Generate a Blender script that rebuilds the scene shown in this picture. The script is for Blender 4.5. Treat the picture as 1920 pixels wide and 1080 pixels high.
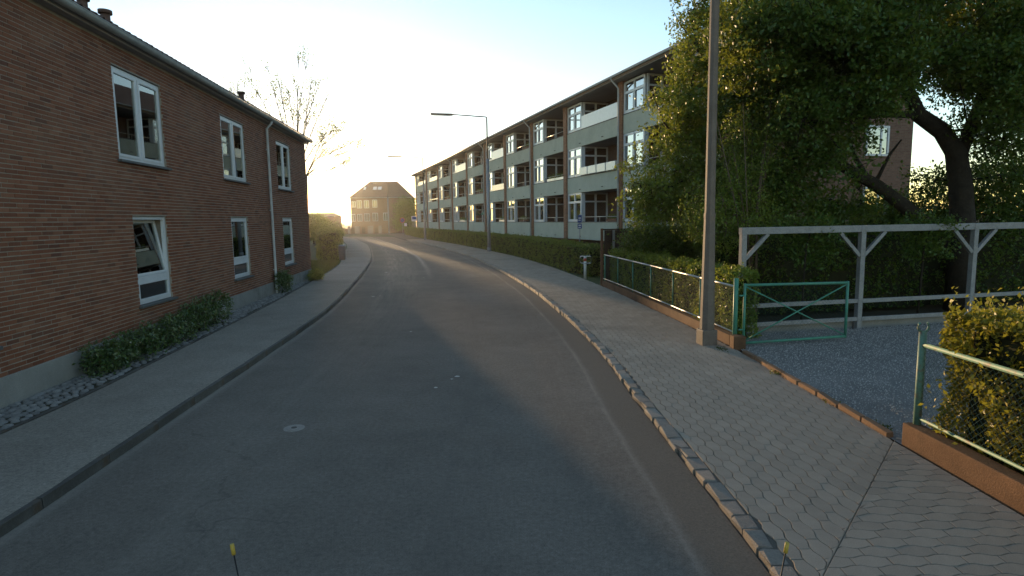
import bpy, bmesh, math, random
import numpy as np
from mathutils import Vector, Matrix, noise as mnoise

for o in list(bpy.data.objects): bpy.data.objects.remove(o)
R = math.radians
rng = random.Random(7)
nr = np.random.default_rng(11)
scene = bpy.context.scene
COL = scene.collection

# ------------------------------------------------------------------ camera
CAM = Vector((0, 0, 2.5)); FPX = 1100.0
PITCH, ROLL = R(6.7), R(0.87)
_F = Vector((0, math.cos(PITCH), -math.sin(PITCH))); _R0 = Vector((1, 0, 0)); _U0 = _R0.cross(_F)
_R = _R0 * math.cos(ROLL) - _U0 * math.sin(ROLL)
_U = _U0 * math.cos(ROLL) + _R0 * math.sin(ROLL)
cam = bpy.data.cameras.new('camera'); cam.sensor_width = 36; cam.lens = 36 * FPX / 1920
cam.clip_start = 0.05; cam.clip_end = 3000
camo = bpy.data.objects.new('camera', cam); COL.objects.link(camo)
m = Matrix((( _R.x, _U.x, -_F.x, 0), (_R.y, _U.y, -_F.y, 0), (_R.z, _U.z, -_F.z, 0), (0, 0, 0, 1)))
camo.matrix_world = Matrix.Translation(CAM) @ m
scene.camera = camo

# ------------------------------------------------------------------ sky, sun, exposure
SUN_AZ, SUN_EL = -18.9, 2.0
world = bpy.data.worlds.new('World'); scene.world = world; world.use_nodes = True
wn = world.node_tree.nodes; wl = world.node_tree.links
bg = wn['Background']
sky = wn.new('ShaderNodeTexSky'); sky.sky_type = 'NISHITA'; sky.sun_disc = False
sky.sun_elevation = R(SUN_EL); sky.sun_rotation = R(SUN_AZ)
sky.altitude = 0; sky.air_density = 0.75; sky.dust_density = 0.12; sky.ozone_density = 1.3
wl.new(sky.outputs[0], bg.inputs[0]); bg.inputs[1].default_value = 0.15
sl = bpy.data.lights.new('sun', 'SUN'); sl.energy = 1.6; sl.angle = R(0.5); sl.color = (1.0, 0.66, 0.34)
so = bpy.data.objects.new('sun', sl); COL.objects.link(so)
sv = Vector((math.sin(R(SUN_AZ)) * math.cos(R(SUN_EL)), math.cos(R(SUN_AZ)) * math.cos(R(SUN_EL)), math.sin(R(SUN_EL))))
so.rotation_euler = sv.to_track_quat('Z', 'Y').to_euler(); so.location = (-30, 90, 40)
vs = scene.view_settings; vs.view_transform = 'Standard'; vs.look = 'None'; vs.gamma = 1.0
vs.use_curve_mapping = False; vs.exposure = 2.12
scene.cycles.use_denoising = True
scene.cycles.max_bounces = 6; scene.cycles.diffuse_bounces = 3; scene.cycles.glossy_bounces = 3
scene.cycles.transparent_max_bounces = 16; scene.cycles.transmission_bounces = 4

# ------------------------------------------------------------------ small tools
def ray(x, y): return _F * FPX + _R * (x - 960) - _U * (y - 540)
def at(x, y, Y):
    d = ray(x, y); return CAM + d * ((Y - CAM.y) / d.y)
def gnd(x, y, z=0.0):
    d = ray(x, y); return CAM + d * ((z - CAM.z) / d.z)
def topix(p):
    q = Vector(p) - CAM; zz = q.dot(_F)
    if zz < 0.05: return (-9999, -9999, zz)
    return (960 + FPX * q.dot(_R) / zz, 540 - FPX * q.dot(_U) / zz, zz)

def link(o, parent=None):
    COL.objects.link(o)
    if parent is not None: o.parent = parent
    return o
def empty(name, loc=(0, 0, 0), rz=0.0, parent=None):
    o = bpy.data.objects.new(name, None); o.empty_display_size = 0.2
    o.location = loc; o.rotation_euler = (0, 0, rz); return link(o, parent)
def tag(o, label=None, cat=None, group=None, kind=None):
    if label: o['label'] = label
    if cat: o['category'] = cat
    if group: o['group'] = group
    if kind: o['kind'] = kind
    return o
def copy_tree(o, parent=None):
    c = o.copy(); COL.objects.link(c); c.parent = parent
    for ch in list(o.children): copy_tree(ch, c)
    return c

class MB:
    """collects boxes, tubes, prisms into one mesh"""
    def __init__(s): s.v = []; s.f = []; s.r = []; s.sm = []; s.uv = None
    def face(s, pts, r=0.0, sm=False):
        n = len(s.v); s.v += [tuple(p) for p in pts]; s.f.append(tuple(range(n, n + len(pts)))); s.r.append(r); s.sm.append(sm)
    def mesh(s, vs, fs, r=0.0, sm=False):
        n = len(s.v); s.v += [tuple(p) for p in vs]
        for q in fs: s.f.append(tuple(i + n for i in q)); s.r.append(r); s.sm.append(sm)
    def box(s, x0, y0, z0, x1, y1, z1, r=0.0, M=None, skip=()):
        if x0 > x1: x0, x1 = x1, x0
        if y0 > y1: y0, y1 = y1, y0
        if z0 > z1: z0, z1 = z1, z0
        vs = [(x0,y0,z0),(x1,y0,z0),(x1,y1,z0),(x0,y1,z0),(x0,y0,z1),(x1,y0,z1),(x1,y1,z1),(x0,y1,z1)]
        if M is not None: vs = [tuple(M @ Vector(v)) for v in vs]
        fs = {'b':(0,3,2,1),'t':(4,5,6,7),'f':(0,1,5,4),'r':(1,2,6,5),'k':(2,3,7,6),'l':(3,0,4,7)}
        s.mesh(vs, [q for k, q in fs.items() if k not in skip], r)
    def beam(s, a, b, w, h=None, r=0.0, up=(0, 0, 1)):
        a, b = Vector(a), Vector(b); h = h or w; d = (b - a).normalized(); up = Vector(up)
        if abs(d.dot(up)) > 0.98: up = Vector((0, 1, 0))
        x = d.cross(up).normalized() * w / 2; y = x.normalized().cross(d).normalized() * h / 2
        vs = [a - x - y, a + x - y, a + x + y, a - x + y, b - x - y, b + x - y, b + x + y, b - x + y]
        s.mesh(vs, [(0,3,2,1),(4,5,6,7),(0,1,5,4),(1,2,6,5),(2,3,7,6),(3,0,4,7)][::1], r)
    def tube(s, pts, rad, n=8, r=0.0, cap=True, sm=True):
        pts = [Vector(p) for p in pts]; k = len(pts)
        rads = rad if isinstance(rad, (list, tuple)) else [rad] * k
        base = len(s.v); ref = None
        for i, p in enumerate(pts):
            d = (pts[min(i + 1, k - 1)] - pts[max(i - 1, 0)]).normalized()
            if ref is None: ref = Vector((0, 0, 1)) if abs(d.z) < 0.9 else Vector((1, 0, 0))
            a = d.cross(ref)
            if a.length < 1e-4: a = d.cross(Vector((0, 1, 0)))
            a.normalize(); b = d.cross(a).normalized(); ref = b.cross(d) if False else ref
            for j in range(n):
                t = 2 * math.pi * j / n
                q = p + (a * math.cos(t) + b * math.sin(t)) * rads[i]; s.v.append(tuple(q))
        for i in range(k - 1):
            for j in range(n):
                j2 = (j + 1) % n
                s.f.append((base + i*n + j, base + (i+1)*n + j, base + (i+1)*n + j2, base + i*n + j2)); s.r.append(r); s.sm.append(sm)
        if cap:
            s.f.append(tuple(base + j for j in range(n))); s.r.append(r); s.sm.append(False)
            s.f.append(tuple(base + (k-1)*n + j for j in reversed(range(n)))); s.r.append(r); s.sm.append(False)
    def build(s, name, mat, parent=None, bevel=0.0):
        me = bpy.data.meshes.new(name); me.from_pydata(s.v, [], s.f)
        me.materials.append(mat)
        if any(s.r):
            a = me.attributes.new('rnd', 'FLOAT', 'FACE'); a.data.foreach_set('value', s.r)
        if any(s.sm): me.polygons.foreach_set('use_smooth', s.sm)
        if s.uv is not None:
            u = me.uv_layers.new(name='UVMap'); li = 0
            for p in me.polygons:
                for vi in p.vertices: u.data[li].uv = s.uv[vi]; li += 1
        me.update()
        o = bpy.data.objects.new(name, me); link(o, parent)
        if bevel > 0:
            b = o.modifiers.new('bevel', 'BEVEL'); b.width = bevel; b.segments = 2; b.limit_method = 'ANGLE'
        return o
def shared(name, me, parent, loc, rot=(0, 0, 0), scale=(1, 1, 1)):
    o = bpy.data.objects.new(name, me); o.location = loc; o.rotation_euler = rot; o.scale = scale
    return link(o, parent)
def fast_quads(name, V, Q, rnd, mat, parent=None):
    """V (n,3) numpy, Q (m,4)"""
    me = bpy.data.meshes.new(name); n = len(V); mq = len(Q)
    me.vertices.add(n); me.vertices.foreach_set('co', np.asarray(V, np.float32).ravel())
    me.loops.add(mq * 4); me.loops.foreach_set('vertex_index', np.asarray(Q, np.int32).ravel())
    me.polygons.add(mq); me.polygons.foreach_set('loop_start', np.arange(0, mq * 4, 4, dtype=np.int32))
    me.polygons.foreach_set('loop_total', np.full(mq, 4, np.int32))
    me.materials.append(mat); me.update(calc_edges=True)
    a = me.attributes.new('rnd', 'FLOAT', 'FACE'); a.data.foreach_set('value', np.asarray(rnd, np.float32))
    o = bpy.data.objects.new(name, me); return link(o, parent)

def leaf_quads(C, size, g, up=0.35, ratio=0.55):
    n = len(C); u = g.normal(size=(n, 3)); u /= np.linalg.norm(u, axis=1)[:, None]
    nn = g.normal(size=(n, 3)) + np.array((0, 0, up * 2)); w = np.cross(u, nn); w /= np.linalg.norm(w, axis=1)[:, None] + 1e-9
    f = np.cross(w, u); s = size[:, None]
    V = np.empty((n, 4, 3)); V[:, 0] = C - u * s * .5; V[:, 1] = C + w * s * ratio * .5 + f * s * .08; V[:, 2] = C + u * s * .5 - f * s * .06; V[:, 3] = C - w * s * ratio * .5 + f * s * .08
    return V.reshape(-1, 3), np.arange(n * 4).reshape(-1, 4)

# ------------------------------------------------------------------ materials
class NT:
    def __init__(s, name):
        s.m = bpy.data.materials.new(name); s.m.use_nodes = True; s.nt = s.m.node_tree
        s.b = s.nt.nodes['Principled BSDF']; s.out = s.nt.nodes['Material Output']
    def n(s, t, ins=None, **props):
        x = s.nt.nodes.new('ShaderNode' + t)
        for k, v in props.items(): setattr(x, k, v)
        for k, v in (ins or {}).items(): s.set(x.inputs[k], v)
        return x
    def set(s, sock, v):
        if isinstance(v, bpy.types.NodeSocket): s.nt.links.new(v, sock)
        else:
            if hasattr(sock.default_value, '__len__') and not isinstance(v, (float, int)) and len(v) == 3 and len(sock.default_value) == 4: v = (*v, 1)
            sock.default_value = v
    def math(s, op, a, b=0.0, c=None, clamp=False):
        x = s.n('Math', operation=op, use_clamp=clamp); s.set(x.inputs[0], a); s.set(x.inputs[1], b)
        if c is not None: s.set(x.inputs[2], c)
        return x.outputs[0]
    def mix(s, f, a, b, bt='MIX'):
        x = s.n('Mix', data_type='RGBA', blend_type=bt); s.set(x.inputs[0], f); s.set(x.inputs[6], a); s.set(x.inputs[7], b); return x.outputs[2]
    def obj(s): return s.n('TexCoord').outputs['Object']
    def noise(s, scale, detail=3, rough=0.6, vec=None):
        x = s.n('TexNoise'); x.inputs['Scale'].default_value = scale; x.inputs['Detail'].default_value = detail; x.inputs['Roughness'].default_value = rough
        s.nt.links.new(vec if vec is not None else s.obj(), x.inputs['Vector']); return x.outputs[0]
    def ramp(s, f, a, b):
        x = s.n('MapRange'); s.set(x.inputs[0], f); x.inputs[1].default_value = a; x.inputs[2].default_value = b; return x.outputs[0]
    def rnd(s):
        a = s.n('Attribute', attribute_name='rnd').outputs['Fac']; o = s.n('ObjectInfo').outputs['Random']
        return s.math('FRACT', s.math('ADD', a, o))
    def bump(s, h, strength=0.3, dist=0.01):
        x = s.n('Bump'); x.inputs['Strength'].default_value = strength; x.inputs['Distance'].default_value = dist
        s.nt.links.new(h, x.inputs['Height']); s.nt.links.new(x.outputs[0], s.b.inputs['Normal'])
    def fin(s, col=None, rough=None, spec=None, metal=None):
        if col is not None: s.set(s.b.inputs['Base Color'], col)
        if rough is not None: s.set(s.b.inputs['Roughness'], rough)
        if spec is not None: s.set(s.b.inputs['Specular IOR Level'], spec)
        if metal is not None: s.set(s.b.inputs['Metallic'], metal)
        return s.m

def mottled(name, c1, c2, scale=3.0, rough=0.8, bump=0.2, bscale=60, spec=0.3, rndmix=0.0, dist=0.01, c3=None):
    t = NT(name); f = t.ramp(t.noise(scale, 5, 0.65), 0.3, 0.7); col = t.mix(f, c1, c2)
    if c3 is not None: col = t.mix(t.ramp(t.noise(scale * 0.37, 4, 0.7), 0.52, 0.68), col, c3)
    fine = t.noise(bscale, 3, 0.6)
    col = t.mix(0.35, col, t.mix(t.ramp(fine, 0.3, 0.7), (0.35, 0.35, 0.35), (1.0, 1.0, 1.0)), 'MULTIPLY')
    if rndmix > 0:
        r = t.rnd(); g = t.math('MULTIPLY_ADD', r, rndmix, 1 - rndmix / 2); cc = t.n('CombineColor', {0: g, 1: g, 2: g}).outputs[0]
        col = t.mix(1.0, col, cc, 'MULTIPLY')
    if bump > 0: t.bump(fine, bump, dist)
    return t.fin(col, rough, spec)

def brick_unit_mat(name, cols, rough=0.85):
    t = NT(name); r = t.rnd()
    cr = t.n('ValToRGB'); e = cr.color_ramp.elements; e[0].position = 0; e[0].color = (*cols[0], 1); e[1].position = 1; e[1].color = (*cols[-1], 1)
    for i, c in enumerate(cols[1:-1], 1): q = e.new(i / (len(cols) - 1)); q.color = (*c, 1)
    t.nt.links.new(r, cr.inputs[0])
    g = t.n('NewGeometry').outputs['Position']
    fine = t.noise(90, 4, 0.7, g); big = t.noise(0.7, 4, 0.6, g)
    col = t.mix(0.55, cr.outputs[0], t.mix(t.ramp(fine, 0.25, 0.75), (0.4, 0.4, 0.4), (1, 1, 1)), 'MULTIPLY')
    col = t.mix(t.math('MULTIPLY', t.ramp(big, 0.5, 0.75), 0.35), col, (0.30, 0.19, 0.13))
    t.bump(fine, 0.5, 0.006); return t.fin(col, rough, 0.25)

def brick_tex_mat(name, c1, c2, mortar, scale=1.0):
    t = NT(name); sx = t.n('SeparateXYZ'); t.nt.links.new(t.obj(), sx.inputs[0])
    v = t.n('CombineXYZ', {0: t.math('ADD', sx.outputs[0], sx.outputs[1]), 1: sx.outputs[2]}).outputs[0]
    b = t.n('TexBrick', {'Vector': v, 'Color1': c1, 'Color2': c2, 'Mortar': mortar})
    b.inputs['Scale'].default_value = scale; b.inputs['Mortar Size'].default_value = 0.006; b.inputs['Brick Width'].default_value = 0.24
    b.inputs['Row Height'].default_value = 0.067; b.inputs['Bias'].default_value = 0.0
    fine = t.noise(8, 5, 0.7)
    col = t.mix(0.5, b.outputs[0], t.mix(t.ramp(fine, 0.3, 0.7), (0.45, 0.45, 0.45), (1, 1, 1)), 'MULTIPLY')
    t.bump(b.outputs[1], -0.4, 0.008); return t.fin(col, 0.9, 0.2)

def leaf_mat(name, cols, trans=0.35, rough=0.45, spec=0.4):
    t = NT(name); a = t.n('Attribute', attribute_name='rnd').outputs['Fac']
    cr = t.n('ValToRGB'); e = cr.color_ramp.elements; e[0].color = (*cols[0], 1); e[1].color = (*cols[-1], 1)
    for i, c in enumerate(cols[1:-1], 1): q = e.new(i / (len(cols) - 1)); q.color = (*c, 1)
    t.nt.links.new(a, cr.inputs[0]); t.fin(cr.outputs[0], rough, spec)
    tr = t.n('BsdfTranslucent', {'Color': t.mix(0.6, cr.outputs[0], (0.30, 0.30, 0.03))})
    mx = t.n('MixShader'); mx.inputs[0].default_value = trans
    t.nt.links.new(t.b.outputs[0], mx.inputs[1]); t.nt.links.new(tr.outputs[0], mx.inputs[2]); t.nt.links.new(mx.outputs[0], t.out.inputs[0])
    return t.m

def glass_mat(name, tint=(0.75, 0.8, 0.78), refl=0.12, rough=0.01):
    """clear pane: see-through with a mirror share that grows at grazing view"""
    t = NT(name); fr = t.n('Fresnel'); fr.inputs[0].default_value = 1.5
    f = t.math('MULTIPLY_ADD', fr.outputs[0], 1.6, refl * 0.3, clamp=True)
    tp = t.n('BsdfTransparent', {'Color': tint}); gl = t.n('BsdfGlossy', {'Color': (0.95, 0.97, 0.97), 'Roughness': rough})
    mx = t.n('MixShader'); t.nt.links.new(f, mx.inputs[0]); t.nt.links.new(tp.outputs[0], mx.inputs[1]); t.nt.links.new(gl.outputs[0], mx.inputs[2])
    t.nt.links.new(mx.outputs[0], t.out.inputs[0]); return t.m

def asphalt_mat(name, c1, c2, uvstripes=False):
    t = NT(name); ob = t.n('NewGeometry').outputs['Position']
    grain = t.noise(85, 6, 0.8, ob); mid = t.noise(2.2, 5, 0.65, ob); big = t.noise(0.35, 3, 0.6, ob)
    col = t.mix(t.ramp(mid, 0.3, 0.7), c1, c2); col = t.mix(t.math('MULTIPLY', t.ramp(big, 0.4, 0.7), 0.35), col, tuple(x * 1.5 for x in c2))
    col = t.mix(0.6, col, t.mix(t.ramp(grain, 0.3, 0.72), (0.22, 0.22, 0.22), (1.35, 1.35, 1.35)), 'MULTIPLY')
    coarse = t.noise(21, 4, 0.85, ob); col = t.mix(0.55, col, t.mix(t.ramp(coarse, 0.35, 0.65), (0.55, 0.55, 0.55), (1.3, 1.3, 1.3)), 'MULTIPLY')
    vo = t.n('TexVoronoi', {'Vector': t.n('VectorMath', {0: ob, 1: t.n('TexNoise', {'Vector': ob, 'Scale': 1.3, 'Detail': 4.0}).outputs['Color']}, operation='ADD').outputs[0], 'Scale': 0.33}, feature='DISTANCE_TO_EDGE')
    crack = t.math('MULTIPLY', t.ramp(vo.outputs['Distance'], 0.006, 0.0), t.ramp(t.noise(0.5, 2, 0.5, ob), 0.52, 0.6))
    col = t.mix(t.math('MULTIPLY', crack, 0.3), col, (0.03, 0.029, 0.027))
    rough = 0.72
    if uvstripes:
        uv = t.n('UVMap', uv_map='UVMap').outputs[0]; sp = t.n('SeparateXYZ'); t.nt.links.new(uv, sp.inputs[0]); u, v = sp.outputs[0], sp.outputs[1]
        sv_ = t.n('CombineXYZ', {0: t.math('MULTIPLY', u, 40.0), 1: t.math('MULTIPLY', v, 0.35)}).outputs[0]
        streak = t.ramp(t.noise(1.0, 5, 0.7, sv_), 0.36, 0.68)
        wob = t.math('MULTIPLY', t.math('SUBTRACT', t.noise(0.25, 3, 0.5, t.n('CombineXYZ', {0: v}).outputs[0]), 0.5), 0.02)
        uu = t.math('ADD', u, wob)
        def band(c, w):
            d = t.math('DIVIDE', t.math('SUBTRACT', uu, c), w); return t.math('POWER', 2.718, t.math('MULTIPLY', t.math('MULTIPLY', d, d), -1.0))
        far = t.ramp(v, 24, 40)                              # the worn centre joint shows beyond the first bend
        pale = t.math('MULTIPLY', t.math('MULTIPLY', band(0.475, 0.020), t.math('MULTIPLY_ADD', streak, 0.6, 0.55)), far)
        pale2 = t.math('MULTIPLY', t.math('ADD', band(0.20, 0.06), t.math('MULTIPLY', band(0.33, 0.07), 0.6)), t.math('MULTIPLY', streak, t.math('MULTIPLY_ADD', t.ramp(v, 12, 30), 0.4, 0.12)))
        pale3 = t.math('MULTIPLY', band(0.925, 0.006), t.math('MULTIPLY_ADD', streak, 0.4, 0.05))
        pale4 = t.math('MULTIPLY', band(0.008, 0.012), t.math('MULTIPLY_ADD', streak, 0.4, 0.15))
        al = t.math('MAXIMUM', t.math('MAXIMUM', pale, pale2), t.math('MAXIMUM', pale3, pale4))
        dark = t.math('MULTIPLY', t.math('ADD', band(0.62, 0.05), band(0.84, 0.05)), t.math('MULTIPLY', streak, 0.4))
        col = t.mix(dark, col, (0.12, 0.108, 0.094))
        col = t.mix(al, col, (0.42, 0.375, 0.31))
        gut = t.math('MULTIPLY', t.math('MULTIPLY', t.ramp(uu, 0.922, 0.94), t.ramp(v, 30, 18)), 0.8)
        gcol = t.mix(t.ramp(t.noise(60, 4, 0.8, ob), 0.3, 0.7), (0.10, 0.084, 0.068), (0.20, 0.17, 0.135))
        col = t.mix(gut, col, gcol)
    t.bump(grain, 0.6, 0.008); return t.fin(col, 0.88, 0.12)

def plain(name, col, rough=0.5, spec=0.4, metal=0.0, var=0.18, scale=6.0, bump=0.0):
    t = NT(name); f = t.noise(scale, 5, 0.65)
    c = t.mix(t.ramp(f, 0.3, 0.7), tuple(x * (1 - var) for x in col), tuple(min(1, x * (1 + var)) for x in col))
    if bump: t.bump(t.noise(scale * 12, 3), bump, 0.004)
    return t.fin(c, rough, spec, metal)

MAT = {}
MAT['road'] = asphalt_mat('road_asphalt', (0.18, 0.158, 0.133), (0.222, 0.195, 0.165), True)
MAT['walk_asphalt'] = asphalt_mat('sidewalk_asphalt', (0.285, 0.255, 0.215), (0.35, 0.315, 0.265))
MAT['ground'] = mottled('soil', (0.05, 0.045, 0.03), (0.08, 0.075, 0.045), 0.8, 0.95, 0.3, 12)
MAT['grass_ground'] = mottled('turf', (0.03, 0.055, 0.012), (0.055, 0.085, 0.02), 2.5, 0.9, 0.4, 50)
MAT['gravel'] = mottled('gravel_bed', (0.18, 0.17, 0.16), (0.29, 0.27, 0.25), 1.5, 0.9, 0.9, 55, dist=0.02)
t = NT('gravel_stone'); r_ = t.rnd(); MAT['stone'] = t.fin(t.mix(r_, (0.17, 0.16, 0.15), (0.46, 0.43, 0.40)), 0.85, 0.3)
MAT['brick'] = brick_unit_mat('red_brick', [(0.20, 0.076, 0.043), (0.29, 0.112, 0.062), (0.25, 0.094, 0.052), (0.34, 0.15, 0.088), (0.17, 0.07, 0.045)])
MAT['mortar'] = mottled('mortar', (0.34, 0.30, 0.25), (0.44, 0.39, 0.33), 4, 0.95, 0.4, 80)
MAT['brick_far'] = brick_tex_mat('brown_brick', (0.36, 0.18, 0.105), (0.27, 0.125, 0.075), (0.32, 0.25, 0.19))
MAT['brick_gable'] = brick_tex_mat('gable_brick', (0.23, 0.13, 0.095), (0.17, 0.095, 0.07), (0.20, 0.17, 0.14))
MAT['plinth_grey'] = mottled('grey_render', (0.27, 0.265, 0.245), (0.35, 0.34, 0.315), 2.5, 0.9, 0.25, 70, c3=(0.22, 0.21, 0.19))
MAT['paver'] = mottled('hex_paver', (0.34, 0.285, 0.225), (0.43, 0.36, 0.285), 1.2, 0.9, 0.15, 110, 0.15, rndmix=0.15, c3=(0.30, 0.255, 0.205))
MAT['paver_bed'] = mottled('joint_sand', (0.12, 0.102, 0.083), (0.17, 0.145, 0.118), 5, 0.95, 0.4, 90)
MAT['granite'] = mottled('granite', (0.25, 0.215, 0.18), (0.36, 0.305, 0.25), 6, 0.8, 0.6, 60, rndmix=0.28, c3=(0.26, 0.18, 0.135))
MAT['granite_dark'] = mottled('granite_dark', (0.085, 0.08, 0.07), (0.15, 0.14, 0.125), 5, 0.85, 0.6, 60, rndmix=0.4, c3=(0.13, 0.085, 0.05))
MAT['cobble'] = mottled('cobble', (0.19, 0.18, 0.17), (0.32, 0.305, 0.285), 7, 0.8, 0.5, 70, rndmix=0.5)
MAT['white_frame'] = plain('white_window_frame', (0.62, 0.65, 0.68), 0.35, 0.5, 0, 0.06)
MAT['slate'] = plain('slate_sill', (0.10, 0.105, 0.105), 0.6, 0.4, 0, 0.2, 12)
MAT['zinc'] = plain('zinc', (0.42, 0.44, 0.43), 0.5, 0.5, 0.25, 0.2, 4)
MAT['pipe_grey'] = plain('grey_pipe', (0.52, 0.54, 0.55), 0.5, 0.4, 0.0, 0.15, 3)
MAT['tile'] = mottled('roof_tile', (0.10, 0.062, 0.048), (0.16, 0.09, 0.065), 3, 0.85, 0.3, 40, rndmix=0.35)
MAT['tile_pale'] = mottled('pale_roof_tile', (0.12, 0.082, 0.06), (0.165, 0.11, 0.08), 1.5, 0.85, 0.2, 20)
MAT['glass'] = glass_mat('window_glass', (0.70, 0.76, 0.74), 0.2)
MAT['glass_refl'] = glass_mat('reflective_glass', (0.30, 0.32, 0.32), 1.1)
MAT['room'] = plain('room_wall', (0.32, 0.285, 0.24), 0.9, 0.2, 0, 0.15)
MAT['curtain'] = plain('curtain', (0.62, 0.60, 0.54), 0.9, 0.2, 0, 0.12, 9)
MAT['blind'] = plain('pale_blind', (0.72, 0.74, 0.70), 0.8, 0.3, 0, 0.04)
MAT['panel'] = mottled('sage_panel', (0.45, 0.475, 0.395), (0.52, 0.545, 0.46), 1.3, 0.85, 0.25, 90, rndmix=0.10, c3=(0.42, 0.44, 0.37))
MAT['soffit'] = plain('soffit', (0.33, 0.30, 0.265), 0.8, 0.3, 0, 0.12, 1.5)
MAT['concrete'] = mottled('concrete', (0.22, 0.21, 0.195), (0.30, 0.29, 0.27), 2, 0.85, 0.3, 60)
MAT['dark'] = plain('dark_metal', (0.025, 0.025, 0.025), 0.6, 0.4, 0, 0.2)
MAT['screen'] = plain('white_screen', (0.80, 0.80, 0.76), 0.25, 0.6, 0, 0.04)  # on balcony screens this white paints in the sky their glass would reflect
MAT['fascia'] = plain('brown_fascia', (0.16, 0.10, 0.06), 0.7, 0.3, 0, 0.2)
MAT['post_paint'] = mottled('post_grey_brown', (0.15, 0.122, 0.10), (0.20, 0.165, 0.14), 4, 0.7, 0.15, 40, c3=(0.21, 0.16, 0.125))
MAT['lamp_steel'] = plain('galvanised', (0.27, 0.29, 0.31), 0.5, 0.5, 0.4, 0.15, 5)
MAT['lamp_lens'] = plain('lamp_lens', (0.55, 0.53, 0.45), 0.3, 0.5)
MAT['green_paint'] = mottled('green_paint', (0.05, 0.22, 0.155), (0.085, 0.30, 0.22), 9, 0.55, 0.1, 60, 0.4, c3=(0.10, 0.20, 0.155))
MAT['green_worn'] = mottled('green_worn', (0.10, 0.215, 0.165), (0.15, 0.27, 0.21), 14, 0.6, 0.2, 60, 0.4, c3=(0.17, 0.10, 0.065))
MAT['rail'] = plain('pale_rail', (0.55, 0.53, 0.48), 0.35, 0.5, 0.3, 0.15, 12)
MAT['wire'] = plain('wire', (0.05, 0.10, 0.085), 0.7, 0.2, 0.0, 0.1)
MAT['plinth_brown'] = mottled('brown_plinth', (0.13, 0.068, 0.035), (0.20, 0.105, 0.055), 3, 0.9, 0.4, 60, c3=(0.10, 0.055, 0.03))
MAT['edging'] = mottled('edging_brick', (0.20, 0.115, 0.065), (0.30, 0.18, 0.11), 4, 0.9, 0.4, 60, rndmix=0.3)
MAT['white_wood'] = mottled('white_wood', (0.22, 0.22, 0.22), (0.32, 0.32, 0.32), 5, 0.7, 0.3, 40, c3=(0.30, 0.29, 0.28))
MAT['dark_wood'] = mottled('dark_wood', (0.035, 0.024, 0.018), (0.065, 0.042, 0.03), 6, 0.85, 0.3, 30, rndmix=0.4)
MAT['rust_wood'] = mottled('rust_wood', (0.15, 0.075, 0.045), (0.21, 0.11, 0.065), 6, 0.85, 0.3, 30)
MAT['bark'] = mottled('bark', (0.022, 0.018, 0.014), (0.045, 0.037, 0.028), 6, 0.95, 0.9, 25, dist=0.03)
MAT['bark_pale'] = mottled('pale_bark', (0.10, 0.075, 0.055), (0.16, 0.12, 0.085), 6, 0.95, 0.5, 30)
MAT['leaf_dark'] = leaf_mat('leaf_dark', [(0.03, 0.08, 0.014), (0.055, 0.12, 0.02), (0.105, 0.165, 0.028)], 0.36)
MAT['leaf_mid'] = leaf_mat('leaf_mid', [(0.085, 0.155, 0.024), (0.14, 0.215, 0.034), (0.22, 0.28, 0.045)], 0.42)
MAT['leaf_hedge'] = leaf_mat('leaf_hedge', [(0.06, 0.115, 0.02), (0.115, 0.17, 0.03), (0.17, 0.22, 0.04)], 0.34)
MAT['leaf_gold'] = leaf_mat('leaf_gold', [(0.14, 0.13, 0.016), (0.25, 0.215, 0.024), (0.40, 0.32, 0.036)], 0.38)
MAT['leaf_shrub'] = leaf_mat('leaf_shrub', [(0.04, 0.085, 0.025), (0.075, 0.13, 0.045), (0.20, 0.24, 0.14)], 0.25, 0.32)
MAT['blossom'] = leaf_mat('blossom', [(0.45, 0.36, 0.33), (0.62, 0.52, 0.48)], 0.3)
MAT['grass'] = leaf_mat('grass_blade', [(0.03, 0.055, 0.01), (0.07, 0.10, 0.02)], 0.3)
MAT['hedge_core'] = plain('twigs', (0.022, 0.024, 0.012), 0.95, 0.1, 0, 0.3)
MAT['sign_blue'] = plain('sign_blue', (0.02, 0.055, 0.22), 0.4, 0.5, 0, 0.05)
MAT['sign_red'] = plain('sign_red', (0.45, 0.03, 0.025), 0.4, 0.5, 0, 0.05)
MAT['sign_white'] = plain('sign_white', (0.75, 0.75, 0.74), 0.4, 0.5, 0, 0.04)
MAT['bollard'] = plain('bollard_white', (0.75, 0.74, 0.72), 0.45, 0.5, 0.0, 0.08)
MAT['red_band'] = plain('red_reflector', (0.55, 0.07, 0.035), 0.3, 0.6, 0, 0.05)
MAT['bin'] = plain('bin_dark', (0.05, 0.05, 0.065), 0.5, 0.5, 0, 0.1)
MAT['steel'] = plain('steel', (0.62, 0.62, 0.62), 0.18, 0.5, 1.0, 0.05)
MAT['iron'] = mottled('cast_iron', (0.27, 0.25, 0.225), (0.36, 0.335, 0.30), 9, 0.65, 0.3, 60)
MAT['paint_speck'] = plain('old_road_paint', (0.58, 0.56, 0.50), 0.8, 0.3, 0, 0.2, 20)
MAT['plaster'] = mottled('ochre_brick_wall', (0.15, 0.092, 0.056), (0.20, 0.122, 0.074), 1.0, 0.9, 0.2, 20)
MAT['car_paint'] = plain('vehicle_paint', (0.25, 0.26, 0.27), 0.3, 0.5, 0.3, 0.05)
MAT['yellow'] = plain('yellow_tip', (0.42, 0.30, 0.05), 0.5, 0.4, 0, 0.15, 40)
MAT['black'] = plain('black_rubber', (0.012, 0.012, 0.014), 0.6, 0.3)

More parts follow.
